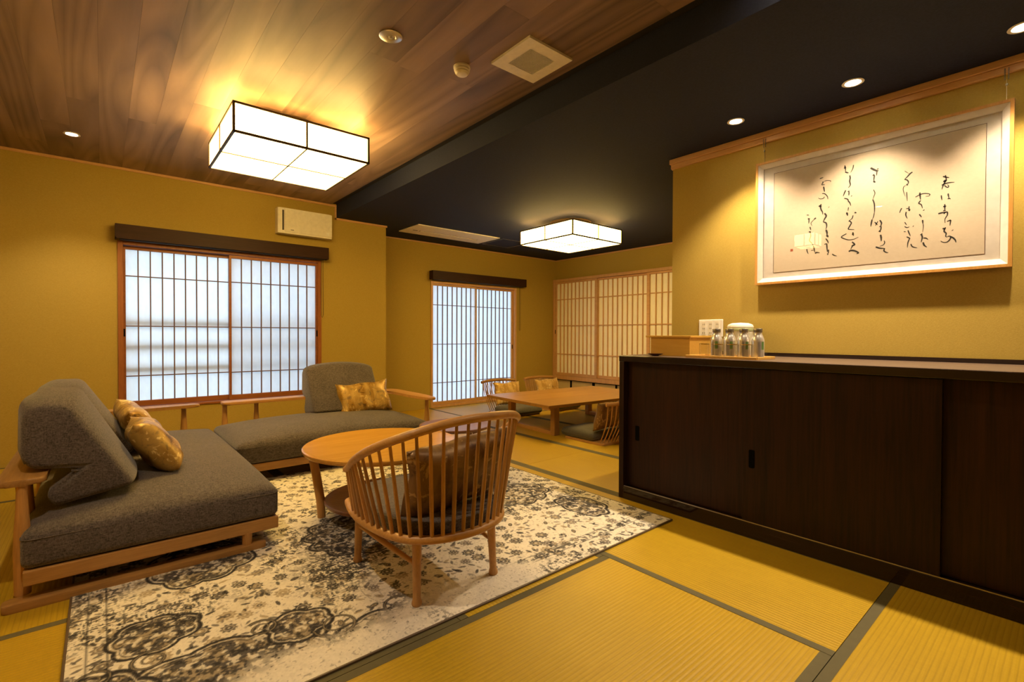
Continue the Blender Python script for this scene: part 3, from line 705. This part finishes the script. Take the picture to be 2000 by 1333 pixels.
for k, y in enumerate((1.352, 1.273, 1.198, 1.124)):
    lab = ('clear tumbler with a gold rim at the tray corner by the wooden box', 'clear gold rimmed tumbler in front of the first and second bottles', 'clear gold rimmed tumbler in front of the second and third bottles', 'clear gold rimmed tumbler in front of the third and fourth bottles')[k]
    if gp is None:
        gp = thing('tumbler', lab, 'glass', (2.545, y, ZT + .006), 0, 'gold rimmed tumblers on the tray')
        obj('cup', lathem([(.001, .004), (.0235, .004), (.0255, .070), (.0265, .070), (.0245, .0), (.001, 0)], 24, cap0=False, cap1=False), 'tumbler', gp, smooth='auto')
        obj('gold_rim', lathem([(.0254, .0685), (.0267, .0685), (.0267, .0725), (.0254, .0725), (.0254, .0685)], 24, cap0=False, cap1=False), 'rim', gp, smooth='auto')
    else:
        g = copytree(gp); g.location = (2.545, y, ZT + .006); g['label'] = lab
bx = thing('wooden_box', 'golden wooden box with an overhanging lid at the sideboard\'s far end', 'box', (2.60, 1.60, ZT))
bm = bmesh.new(); w = .008
box(bm, 0, .34, -.13, .13, 0, .006)
for a in ((0, w, -.13, .13), (.34 - w, .34, -.13, .13), (w, .34 - w, -.13, -.13 + w), (w, .34 - w, .13 - w, .13)): box(bm, *a, .006, .110)
obj('body', bm, 'hinoki', bx)
obj('lid', bbox(-.012, .352, -.142, .160, .110, .122, .002), 'hinoki', bx)
obj('lid_lip', bbox(.010, .33, -.118, .118, .098, .110), 'hinoki', bx)
di = thing('saucer', 'small dark red lacquer saucer in front of the wooden box', 'dish', (2.535, 1.655, ZT))
obj('bowl', lathem([(.016, 0), (.020, .002), (.042, .010), (.046, .014), (.044, .014), (.020, .005), (.001, .004)], 32), 'lacquer', di, smooth='auto')
obj('foot', lathem([(.018, 0), (.018, .004)], 24), 'lacquer', di, smooth='auto')
ca = thing('electric_kettle', 'pale round kettle with a white domed lid against the wall behind the bottles', 'kettle', (2.965, 1.345, ZT))
obj('body', lathem([(.062, 0), (.068, .006), (.070, .03), (.071, .165), (.072, .172)], 36), 'potbody', ca, smooth='auto')
obj('lid', lathem([(.073, .172), (.074, .178), (.068, .190), (.045, .199), (.001, .202)], 36), 'frost', ca, smooth='auto')
obj('band', lathem([(.0725, .150), (.0735, .152), (.0735, .168), (.0725, .170)], 36, cap0=False, cap1=False), 'palegreen', ca, smooth='auto')
so = thing('wall_socket', 'white triple wall socket plate on the right wall behind the wooden box', 'socket', (XR, 1.594, 1.047))
obj('plate', bbox(-.009, 0, -.083, .083, -.058, .058, .004), 'frost', so)
for k in (-1, 0, 1):
    m = obj('socket_insert', bbox(-.0105, -.008, k * .046 - .013, k * .046 + .013, -.045, .045, .001), 'white', so)
    for z in (.026, -.002):
        for dy in (-.005, .005): obj('slot', bbox(-.0112, -.0102, k * .046 + dy - .0013, k * .046 + dy + .0013, z - .005, z + .005), 'shadowgap', m)
    obj('slot', bbox(-.0112, -.0102, k * .046 - .008, k * .046 - .004, -.034, -.028), 'shadowgap', m); obj('slot', bbox(-.0112, -.0102, k * .046 + .004, k * .046 + .008, -.034, -.028), 'shadowgap', m)
# ------------------------------------------------------------------ rug
RX0, RX1, RY0, RY1 = -.092, 2.338, 1.418, 3.62
def make_rug():
    W, Hh = RX1 - RX0, RY1 - RY0; st = .0033
    nx, ny = int(W / st) + 1, int(Hh / st) + 1
    u, v = np.meshgrid(np.linspace(0, W, nx), np.linspace(0, Hh, ny))
    rs = np.random.RandomState(5)
    def vn(fx, fy, seed, oct=4, gain=.55):
        r = np.random.RandomState(seed); out = np.zeros_like(u); amp = 1; tot = 0
        for o in range(oct):
            gx, gy = int(W * fx) + 3, int(Hh * fy) + 3
            g = r.rand(gy, gx); X = u * fx; Y = v * fy
            i = np.minimum(X.astype(int), gx - 2); j = np.minimum(Y.astype(int), gy - 2); a = X - i; b = Y - j
            a = a * a * (3 - 2 * a); b = b * b * (3 - 2 * b)
            out += amp * (g[j, i] * (1 - a) * (1 - b) + g[j, i + 1] * a * (1 - b) + g[j + 1, i] * (1 - a) * b + g[j + 1, i + 1] * a * b)
            tot += amp; amp *= gain; fx *= 2; fy *= 2
        return out / tot
    cream = np.array([.74, .69, .60]); char = np.array([.026, .025, .027]); taupe = np.array([.17, .145, .13]); tan = np.array([.40, .33, .23]); grey = np.array([.10, .092, .09])
    img = np.ones(u.shape + (3,)) * cream * (.94 + .12 * vn(30, 30, 3, 2))[..., None]
    def put(mask, col, a=1.0):
        m = (np.clip(mask, 0, 1) * a)[..., None]; img[:] = img * (1 - m) + col * m
    def sm(x, w=.003): return np.clip(.5 - x / w, 0, 1)
    def local(cx, cy, R):
        i0, i1 = max(0, int((cx - R) / st)), min(nx, int((cx + R) / st) + 2); j0, j1 = max(0, int((cy - R) / st)), min(ny, int((cy + R) / st) + 2)
        return slice(j0, j1), slice(i0, i1)
    def putl(sl, mask, col, a=1.0):
        m = (np.clip(mask, 0, 1) * a)[..., None]; img[sl] = img[sl] * (1 - m) + col * m
    # vines
    for k in range(26):
        cx, cy, R = rs.rand() * W, rs.rand() * Hh, .08 + rs.rand() * .16; sl = local(cx, cy, R + .01)
        if u[sl].size == 0: continue
        d = np.hypot(u[sl] - cx, v[sl] - cy); an = np.arctan2(v[sl] - cy, u[sl] - cx); a0 = rs.rand() * 6.28
        m = sm(np.abs(d - R) - .0012, .003) * (((an - a0) % 6.28) < 2.6)
        putl(sl, m, taupe, .7)
    SP = vn(60, 60, 23, 2)
    # flowers and leaves
    pts = []
    for _ in range(9000):
        x, y = rs.rand() * W, rs.rand() * Hh
        if all((x - a) ** 2 + (y - b) ** 2 > .060 ** 2 for a, b in pts): pts.append((x, y))
        if len(pts) > 1100: break
    for (cx, cy) in pts:
        big = rs.rand(); R = (.024 + .012 * rs.rand()) if big > .5 else .020; sl = local(cx, cy, R * 1.35)
        X, Y = u[sl] - cx, v[sl] - cy
        if X.size == 0: continue
        d = np.hypot(X, Y); an = np.arctan2(Y, X); ph = rs.rand() * 6.28; col = (char, char, char, grey, taupe, tan)[rs.randint(6)]
        if big > .5:
            pet = R * (.87 + .13 * np.cos(9 * an + ph)); putl(sl, sm(d - pet), col, .95)
            putl(sl, np.clip((SP[sl] - .52) * 14, 0, 1) * sm(d - pet * .85), tan, .6)
            putl(sl, sm(np.abs(d - R * .55) - .0016), cream, .55); putl(sl, sm(d - R * .34), (tan, taupe, grey)[rs.randint(3)], .9); putl(sl, sm(d - R * .13), cream, .9)
        elif big > .28:
            c, s = math.cos(ph), math.sin(ph); a = X * c + Y * s; b = -X * s + Y * c; e = np.hypot(a / 1.35, b / .75)
            putl(sl, sm(e - R * .72), col, .92); putl(sl, sm(e - R * .40), (tan, taupe)[rs.randint(2)], .75); putl(sl, sm(e - R * .16), char, .8)
        else:
            c, s = math.cos(ph), math.sin(ph); a = X * c + Y * s; b = -X * s + Y * c
            putl(sl, sm(np.hypot(a / 1.5, b / .55) - R * .62, .003), col, .9)
    for _ in range(2300):
        cx, cy = rs.rand() * W, rs.rand() * Hh; R = .0105 + .007 * rs.rand(); sl = local(cx, cy, R * 1.8)
        X, Y = u[sl] - cx, v[sl] - cy
        if X.size == 0: continue
        ph = rs.rand() * 6.28; c, s = math.cos(ph), math.sin(ph); a = X * c + Y * s; b = -X * s + Y * c
        putl(sl, sm(np.hypot(a / 1.5, b / .6) - R * .7, .003), (char, taupe, tan, grey)[rs.randint(4)], .85)
    # lobed medallions with scrolled outlines
    sp = vn(38, 38, 21, 3, .7); sp2 = vn(60, 60, 22, 2)
    def medal(cx, cy, ax, ay, lobes, ph, rot=0.0, amp=.13):
        c, s = math.cos(rot), math.sin(rot); X = (u - cx) * c + (v - cy) * s; Y = -(u - cx) * s + (v - cy) * c
        an = np.arctan2(Y / ay, X / ax); rr = np.hypot(X / ax, Y / ay)
        edge = 1 + amp * np.abs(np.sin(lobes * an / 2 + ph)) - amp * .5 + .05 * np.cos(3 * an)
        d = (rr - edge) * min(ax, ay)
        put(sm(d, .004), grey * .9, 1.0)
        inn = sm(d + .012, .004)
        put(inn * np.clip((sp - .48) * 14, 0, 1), tan, .75); put(inn * np.clip((sp2 - .60) * 14, 0, 1), cream, .8); put(inn * np.clip((.40 - sp2) * 14, 0, 1), char, .8)
        put(sm(np.abs(d + .006) - .0045), char, .95); put(sm(np.abs(d + .017) - .0018), cream, .7); put(sm(np.abs(d + .024) - .002), char, .8)
        put(sm(np.abs(d + .05) - .002) , char, .6)
    def scroll(cx, cy, R, a0, turn, w=.008):
        sl = local(cx, cy, R * 1.3); X, Y = u[sl] - cx, v[sl] - cy
        if X.size == 0: return
        d = np.hypot(X, Y); an = ((np.arctan2(Y, X) * turn - a0) % 6.283)
        for k in range(2):
            rad = R * (1 - (an + 6.283 * k) / 13.5)
            putl(sl, sm(np.abs(d - rad) - w * (1 - (an + 6.283 * k) / 16), .003), char, .95)
            putl(sl, sm(np.abs(d - rad) - .0018, .003), tan, .6)
    medal(.36, .20, .30, .17, 10, .4); medal(.80, .10, .17, .11, 7, .2, .2); medal(.08, .22, .13, .20, 7, .9); medal(.60, .30, .11, .10, 6, .1)
    medal(2.06, .86, .22, .19, 9, .3); medal(1.95, 1.20, .26, .14, 9, .7, .3); medal(2.22, .45, .12, .18, 7, .1)
    medal(1.15, .92, .34, .26, 12, .2); medal(.42, 1.05, .2, .22, 8, .5); medal(1.62, 1.5, .3, .2, 9, .4); medal(.22, .55, .13, .12, 7, .3); medal(1.55, 1.02, .10, .12, 7, .6)
    for a in ((.10, .06, .065, .5, 1), (.30, .02, .07, 2.0, -1), (.20, .40, .055, 1.0, 1), (.50, .36, .05, 4.0, -1), (.70, .22, .075, 3.0, 1), (.93, .20, .075, 0.4, -1), (.55, .06, .08, 2.6, 1), (.06, .40, .05, 5, 1),
              (1.82, .70, .06, 1, 1), (1.78, 1.02, .06, 3, -1), (2.14, 1.1, .06, 4, 1)): scroll(*a)
    # border bands
    for x in (.115, .165): put(sm(np.abs(v - x) - .0022) * (u > .95), char, .8)
    for x in (.05, .10): put(sm(np.abs(u - x) - .003), char, .7)
    put(sm(np.abs(v - .14) - .020, .02) * (sp2 > .5) * (u > .95), char, .8)
    # worn patches: the pattern breaks into woven dashes, then into bare cream
    wear = vn(2.2, 2.2, 31, 4, .6)
    edge = np.minimum.reduce([v / .30, u / .14, (W - u) / .22 + .25])
    wear2 = wear + .26 * np.clip(1 - edge, 0, 1) + .12 * np.exp(-((u - 1.0) ** 2 + (v - .22) ** 2) / .06)
    dash = vn(55, 150, 41, 2, .5) * .55 + vn(150, 60, 42, 2, .5) * .45
    gone = np.clip((wear2 - .66) * 7, 0, 1) * np.clip((dash - .40 + (wear2 - .62) * .9) * 16, 0, 1)
    put(gone, cream, .94)
    lat = vn(3, 3, 51, 3); dk = np.clip((lat - .56) * 9, 0, 1) * np.clip((vn(150, 45, 43, 2) * .5 + vn(45, 150, 44, 2) * .5 - .53) * 26, 0, 1)
    put(dk, char, .85)
    dk2 = np.exp(-((u - .86) ** 2 / .03 + (v - .62) ** 2 / .05)) ; put(np.clip(dk2 * 1.7 - .3, 0, 1) * np.clip((dash - .46) * 18, 0, 1), char, .9)
    fl = np.clip((vn(140, 140, 61, 1) - .80) * 20, 0, 1); put(fl, taupe, .5)
    img[:] = np.clip(img * (.92 + .16 * vn(200, 200, 71, 1))[..., None], 0, 1)
    z = .0065 + .0012 * vn(160, 160, 81, 1)
    co = np.stack([u + RX0, v + RY0, z], -1).reshape(-1, 3)
    idx = np.arange(nx * ny).reshape(ny, nx)
    q = np.stack([idx[:-1, :-1], idx[:-1, 1:], idx[1:, 1:], idx[1:, :-1]], -1).reshape(-1, 4)
    me = bpy.data.meshes.new('pile')
    me.vertices.add(len(co)); me.vertices.foreach_set('co', co.astype(np.float32).ravel())
    me.loops.add(q.size); me.loops.foreach_set('vertex_index', q.astype(np.int32).ravel())
    me.polygons.add(len(q)); me.polygons.foreach_set('loop_start', (np.arange(len(q)) * 4).astype(np.int32)); me.polygons.foreach_set('loop_total', np.full(len(q), 4, np.int32))
    me.update(); me.validate()
    at = me.color_attributes.new('woven_colour', 'FLOAT_COLOR', 'POINT')
    rgba = np.ones((nx * ny, 4), np.float32); rgba[:, :3] = img.reshape(-1, 3); at.data.foreach_set('color', rgba.ravel())
    m, nt, p = new_mat('patterned_rug')
    a = nt.nodes.new('ShaderNodeVertexColor'); a.layer_name = 'woven_colour'; link(nt, a.outputs[0], p.inputs['Base Color'])
    p.inputs['Roughness'].default_value = .9; p.inputs['Specular IOR Level'].default_value = .2
    f = noise(nt, coords(nt, rand=False), 500, 2); bump(nt, p, f, .3, .002)
    root = tag(bpy.data.objects.new('rug', None), 'cream and charcoal distressed floral rug under the armchair and coffee table', 'rug'); COL.objects.link(root); root.location = (RX0, RY0, 0)
    po = obj('pile', me, m, root, loc=(-RX0, -RY0, 0))
    bm = bmesh.new()
    for b in ((0, W, -.004, .004), (0, W, Hh - .004, Hh + .004), (-.004, .004, -.004, Hh + .004), (W - .004, W + .004, -.004, Hh + .004)): box(bm, *b, .0, .0085)
    bev(bm, .0015, 1); obj('bound_edge', bm, wood('rug_binding', (.10, .07, .045), (.16, .11, .07), 0), root)
    obj('backing', bbox(.004, W - .004, .004, Hh - .004, 0, .005), 'heri', root)
make_rug()
FZ = .0085        # top of the rug

# ------------------------------------------------------------------ sofas
def sofa(name, label, loc, rotz, La, xp1, pile_h):
    S = thing(name, label, 'sofa', loc, rotz, None)
    Ls = La - .085
    zs = .0
    # continuous wooden back rail that turns into the arm
    poly = [(.05, .80), (La - .075, .80), (La - .070, .30), (La - .040, .065), (La + .028, .055), (La + .060, .30), (La + .062, .935), (.05, .935)]
    obj('arm_rail', plate(rounded_poly(poly, [.05, .10, .12, .03, .035, .12, .10, .03], 6), .434, .457, .008, 3), 'oak', S, smooth='auto')
    pr = [.024, .025, .026, .023, .018, .016, .018]
    for (x, y) in ((.072, .866), (.30, .87), (La * .5, .87), (La - .05, .88), (xp1, .16 if La > 1.7 else .20)):
        zz = [.028, .10, .18, .27, .35, .41, .436]
        obj('post', tubem([(x, y, z) for z in zz], pr, 14, flat=1.0), 'oak_z', S, smooth='auto')
    # runners on the floor
    for x in (.01, La - .02):
        pts = rounded_poly([(x - .034, .055), (x + .034, .055), (x + .034, .915), (x - .034, .915)], .02, 4)
        obj('runner', plate(pts, 0, .030, .005), 'oak_y', S, smooth='auto')
        obj('front_foot', tubem([(x, .13, .028), (x, .13, .085)], [.020, .022], 12), 'oak_z', S, smooth='auto')
    obj('side_rail', bbox(-.010, .016, .0, .86, .080, .134, .004), 'oak_y', S); obj('side_rail', bbox(Ls - .016, Ls + .010, .0, .86, .080, .134, .004), 'oak_y', S)
    obj('front_rail', bbox(.016, Ls - .016, .002, .026, .080, .134, .004), 'oak', S); obj('rear_rail', bbox(.016, Ls - .016, .836, .86, .080, .134, .004), 'oak', S)
    obj('slat_deck', bbox(.016, Ls - .016, .026, .836, .105, .118), 'shadowgap', S)
    bm = softbox(Ls + .012, .872, .135, .030, pile_h, 22, 2.8, .008)
    obj('seat_cushion', bm, 'grey', S, loc=(Ls / 2, .432, .2015), smooth=True)
    for z in (.246,):
        rr = rounded_poly([(-.008, -.004), (Ls + .008, -.004), (Ls + .008, .868), (-.008, .868)], .04, 4)
        obj('piping', tubem([(x, y, z) for x, y in rr], .0024, 6, True), 'grey', S)
    return S
sofa('sofa', 'dark grey sofa on a honey oak frame with two back cushions, at the left edge', (.637, 2.47, 0), PI / 2, 1.95, 1.965, .068)
sofa('sofa', 'dark grey sofa along the window wall with a single back cushion', (.672, 3.535, 0), 0, 1.50, 1.515, .075)

def back_cushion(label, loc, rot, w, notch=.035):
    prof = [(-.150, .04), (.105, -.005), (.128, .055), (notch, .138), (.17, .155), (.192, .20), (.188, .355), (.150, .40), (.058, .392)]
    B = bmesh.new(); n = 10; rings = []
    for k in range(n + 1):
        x = -w / 2 + w * k / n; s = 1 - (2 * k / n - 1) ** 2
        ring = []
        for i, (y, z) in enumerate(prof):
            yy, zz = y, z
            if i >= 6: zz += .045 * s ** .7
            if i in (0, 8): yy -= .030 * s ** .8
            if i in (5, 6): yy += .03 * s
            ring.append(B.verts.new((x, yy, zz)))
        rings.append(ring)
    m = len(prof)
    for a, b in zip(rings, rings[1:]):
        for k in range(m): B.faces.new((a[k], a[(k + 1) % m], b[(k + 1) % m], b[k]))
    B.faces.new(rings[0][::-1]); B.faces.new(rings[-1])
    bmesh.ops.recalc_face_normals(B, faces=B.faces)
    es = [e for e in B.edges if e.calc_face_angle(0) > .35]
    bmesh.ops.bevel(B, geom=es, offset=.036, segments=4, affect='EDGES', profile=.5, clamp_overlap=True)
    o = thing('back_cushion', label, 'cushion', loc, rot[2], 'grey back cushions on the sofas')
    o.rotation_euler = rot
    obj('body', B, 'grey', o, smooth=True)
    for s in (-1, 1):
        x = s * (w / 2 - .004)
        obj('seam', tubem([(x, .072, .352), (x, -.035, .19), (x, -.118, .060)], .0032, 6), 'grey', o)
        obj('seam', tubem([(x, -.045, .150), (x, .02, .128), (x, .05, .135)], .0032, 6), 'grey', o)
    return o
back_cushion('grey wedge back cushion at the left sofa\'s open end, the front one of two', (-.045, 2.905, .316), (0, 0, PI / 2), .60)
back_cushion('grey wedge back cushion behind the front one on the left sofa', (-.03, 3.60, .310), (math.radians(-3), 0, PI / 2 + .05), .60)
back_cushion('grey wedge back cushion on the window sofa, behind a gold pillow', (.672 + .962, 3.535 + .70, .305), (math.radians(0), 0, 0), .60, .10)

def throw(label, loc, rot, w, h, t, mat, seed, group, name='throw_pillow'):
    o = thing(name, label, 'pillow', loc, 0, group); o.rotation_euler = rot
    obj('cover', pillow(w, h, t, seed=seed), mat, o, smooth=True)
    rr = [(-w / 2, 0, -h / 2), (w / 2, 0, -h / 2), (w / 2, 0, h / 2), (-w / 2, 0, h / 2)]
    return o
throw('shiny gold brocade pillow leaning on the window sofa\'s back cushion', (1.775, 4.105, .435), (math.radians(-24), math.radians(-3), 0), .48, .30, .13, 'gold', 1, None)
throw('gold brocade pillow on the left sofa, the front one of two', (.200, 3.03, .445), (math.radians(-36), math.radians(2), PI / 2), .44, .30, .14, 'gold', 2, None)
throw('gold brocade pillow half hidden behind the front one on the left sofa', (.165, 3.50, .470), (math.radians(-33), math.radians(-4), PI / 2 + .10), .44, .30, .13, 'gold', 3, None)

# ------------------------------------------------------------------ round tables
ct = thing('coffee_table', 'round honey oak coffee table with a lower shelf in front of the window sofa', 'table', (1.185, 2.49, FZ))
R = .416
obj('top', lathem([(.001, .362), (R - .03, .362), (R - .008, .368), (R, .380), (R, .390), (R - .006, .3945), (R - .02, .393), (R - .03, .3915), (.001, .3915)], 64), 'table', ct, smooth='auto')
obj('shelf', lathem([(.001, .078), (.285, .078), (.305, .090), (.308, .104), (.302, .108), (.292, .104), (.27, .092), (.001, .090)], 56), 'walnut', ct, smooth='auto')
for a in (150, 270, 30):
    c, s = math.cos(math.radians(a)), math.sin(math.radians(a))
    obj('leg', tubem([(.325 * c, .325 * s, 0), (.330 * c, .330 * s, .09), (.355 * c, .355 * s, .25), (.378 * c, .378 * s, .366)], [.021, .023, .023, .022], 16), 'oak_z', ct, smooth='auto')
st_ = thing('side_table', 'small round dark walnut side table overlapping the far side of the coffee table', 'table', (1.84, 2.765, FZ))
R = .243
obj('top', lathem([(.001, .352), (R - .03, .352), (R - .006, .360), (R, .370), (R - .002, .3765), (R - .012, .3775), (R - .022, .375), (.001, .375)], 48), 'walnut', st_, smooth='auto')
for k in range(4):
    a = math.radians(20 + 90 * k); c, s = math.cos(a), math.sin(a)
    obj('leg', tubem([(.215 * c, .215 * s, 0), (.165 * c, .165 * s, .355)], [.013, .020], 12), 'walnut', st_, smooth='auto')

# ------------------------------------------------------------------ spindle armchair
ac = thing('spindle_armchair', 'low honey oak armchair with a curved spindle back seen from behind', 'chair', (1.02, 1.76, FZ))
def L(p): return (p[0] - 1.02, p[1] - 1.76, p[2] - FZ)
ringU = [(.800, 2.02, .283), (.770, 1.90, .283), (.757, 1.77, .283), (.772, 1.62, .283), (.815, 1.51, .283), (.90, 1.445, .283), (1.02, 1.422, .283), (1.14, 1.445, .283), (1.225, 1.51, .283), (1.268, 1.62, .283), (1.283, 1.77, .283), (1.270, 1.90, .283), (1.240, 2.02, .283)]
hoopU = [(.722, 1.85, .472), (.705, 1.77, .503), (.678, 1.66, .553), (.671, 1.56, .598), (.693, 1.49, .632), (.736, 1.43, .661), (.80, 1.385, .686), (.887, 1.36, .704), (1.0, 1.352, .711), (1.10, 1.366, .707), (1.18, 1.398, .697), (1.242, 1.44, .682), (1.302, 1.50, .656), (1.334, 1.58, .616), (1.345, 1.68, .562), (1.335, 1.78, .508), (1.315, 1.87, .470)]
ringC = [Vector(L(p)) for p in crsp(ringU, 10)]; hoopC = [Vector(L(p)) for p in crsp(hoopU, 10)]
front = crsp([ringU[-1], (1.13, 2.075, .283), (1.02, 2.085, .283), (.91, 2.075, .283), ringU[0]], 8)
obj('seat_ring', tubem(ringC + [Vector(L(p)) for p in front[1:-1]], 0.0156, 14, True), 'oak', ac, smooth=True)
hr = [.0110 + .0045 * math.sin(PI * k / (len(hoopC) - 1)) ** .5 for k in range(len(hoopC))]
obj('back_hoop', tubem(hoopC, hr, 14), 'oak', ac, smooth='auto')
def at(C, t):
    ds = [0.0]
    for a, b in zip(C, C[1:]): ds.append(ds[-1] + (b - a).length)
    d = t * ds[-1]
    for k in range(len(C) - 1):
        if ds[k + 1] >= d: return C[k].lerp(C[k + 1], (d - ds[k]) / max(1e-9, ds[k + 1] - ds[k]))
    return C[-1]
NS = 33
for k in range(NS):
    t = k / (NS - 1)
    a = at(ringC, .10 + .80 * t); b = at(hoopC, .015 + .97 * t)
    mid = a.lerp(b, .35)
    obj('spindle', tubem([a, mid, a.lerp(b, .7), b], [.0074, .0078, .0068, .0054], 8), 'oak_z', ac, smooth='auto')
for (fx, fy, tx, ty) in ((.876, 1.566, .842, 1.505), (1.236, 1.570, 1.165, 1.498), (.848, 2.037, .812, 1.93), (1.262, 2.037, 1.228, 1.93)):
    f, t_ = Vector(L((fx, fy, FZ))), Vector(L((tx, ty, .279)))
    tx_ = [0, .02, .05, .10, .4, .75, 1]; rr = [.0165, .0195, .0185, .0145, .0150, .0165, .0170]
    obj('leg', tubem([f.lerp(t_, q) for q in tx_], rr, 14), 'oak_z', ac, smooth='auto')
def lp(f, t_, z): 
    q = (z - FZ) / (.279 - FZ); return Vector(L((f[0] + (t_[0] - f[0]) * q, f[1] + (t_[1] - f[1]) * q, z)))
for A, B in ((((.876, 1.566), (.842, 1.505)), ((.848, 2.037), (.812, 1.93))), (((1.236, 1.570), (1.165, 1.498)), ((1.262, 2.037), (1.228, 1.93)))):
    p, q = lp(*A, .175), lp(*B, .195)
    obj('stretcher', tubem([p, p.lerp(q, .5), q], [.0085, .0115, .0085], 10), 'oak_y', ac, smooth='auto')
p, q = Vector(L((.84, 1.78, .185))), Vector(L((1.222, 1.78, .185)))
obj('stretcher', tubem([p, p.lerp(q, .5), q], [.0075, .0095, .0075], 10), 'oak', ac, smooth='auto')
inner = [(p.x * .965, p.y * .965) for p in ringC] + [((p[0] - 1.02) * .965, (p[1] - 1.76) * .965) for p in front[1:-1]]
obj('seat_board', plate(inner, .262, .272), 'oak', ac)
bm = plate([(x * .97, y * .97) for x, y in inner], .272, .328, .024, 4)
obj('seat_cushion', bm, 'grey', ac, smooth=True)
throw('dark bronze brocade pillow standing against the spindle armchair\'s back', (1.055, 1.545, .475), (math.radians(23), math.radians(-5), 0), .50, .31, .12, 'bronze', 4, None)

# ------------------------------------------------------------------ low table and floor chairs in the alcove
LT = thing('low_table', 'wide low wooden table on two rectangular leg frames in the alcove', 'table', (4.06, 3.70, 0), math.radians(-4.0))
tw, td = .825, .53
for k, (a, b) in enumerate(((-td, -.12), (-.12, .25), (.25, td))):
    obj('top_board', bbox(-tw, tw, a + .0006, b - .0006, .300, .330, .003), 'lowtable', LT)
for s in (-1, 1):
    x = s * .60
    for sy in (-1, 1): obj('leg', bbox(x - .034, x + .034, sy * .36 - .030, sy * .36 + .030, 0, .300, .004), 'oak_z', LT)
    obj('foot_rail', bbox(x - .026, x + .026, -.33, .33, 0, .038, .003), 'oak_y', LT); obj('top_rail', bbox(x - .026, x + .026, -.33, .33, .255, .300, .003), 'oak_y', LT)

def floor_chair(label, loc, rotz, cross=.030):
    Z = thing('floor_chair', label, 'chair', loc, rotz, 'legless spindle floor chairs around the low table')
    obj('base', plate(rounded_poly([(-.235, -.24), (.235, -.24), (.235, .25), (-.235, .25)], .04, 4), 0, .020, .004), 'oak', Z)
    # the sitter faces local -y; the back stands at +y
    top = crsp([(-.285, .315, .385), (-.16, .365, .392), (0, .38, .395), (.16, .365, .392), (.285, .315, .385)], 6)
    bot = crsp([(-.225, .20, .018), (-.12, .232, .018), (0, .242, .018), (.12, .232, .018), (.225, .20, .018)], 6)
    T = [Vector(p) for p in top]; B = [Vector(p) for p in bot]
    obj('top_rail', tubem(T, .014, 10, flat=1.3), 'oak', Z, smooth='auto')
    n = 13
    for s in (-1, 1):
        for k in range(n):
            t = k / (n - 1); t2 = min(1, max(0, t + s * cross))
            a = at(B, t); b = at(T, .03 + .94 * t2); m = a.lerp(b, .5) + Vector((0, .025 + s * .004, 0))
            obj('spindle', tubem(crsp([a, m, b], 4), .0043, 6), 'oak_z', Z, smooth='auto')
    return Z
def floor_cushion(label, loc, rotz, mat):
    o = thing('floor_cushion', label, 'cushion', loc, rotz, 'floor cushions on the floor chairs')
    obj('cover', softbox(.46, .42, .075, .034, .022, 14), mat, o, loc=(0, -.02, .0375), smooth=True)
    obj('piping', tubem([(x, y - .02, .036) for x, y in rounded_poly([(-.23, -.21), (.23, -.21), (.23, .21), (-.23, .21)], .034, 4)], .003, 6, True), mat, o)
floor_chair('floor chair behind the low table, on the side by the tall window', (4.00, 4.66, 0), 0)
floor_chair('floor chair behind the low table, on the side by the closet screens', (4.73, 4.66, 0), 0)
floor_chair('floor chair at the near side of the low table, half hidden by the sideboard', (3.655, 3.005, 0), PI, .012)
floor_cushion('dark floor cushion on the chair by the tall window behind the low table', (4.00, 4.60, .020), 0, 'moss')
floor_cushion('dark floor cushion on the chair by the closet screens behind the low table', (4.73, 4.60, .020), 0, 'moss')
floor_cushion('moss grey floor cushion on the near floor chair beside the sideboard', (3.655, 3.07, .020), PI, 'moss')
throw('pale gold brocade pillow in the floor chair by the tall window', (4.00, 4.79, .245), (math.radians(-14), 0, 0), .44, .30, .09, 'goldp', 5, None)
throw('pale gold brocade pillow in the floor chair by the closet screens', (4.73, 4.79, .245), (math.radians(-14), 0, 0), .44, .30, .09, 'goldp', 6, None)
throw('bronze brocade pillow in the near floor chair beside the sideboard', (3.655, 2.875, .245), (math.radians(-14), 0, PI), .42, .28, .09, 'bronze', 7, None)
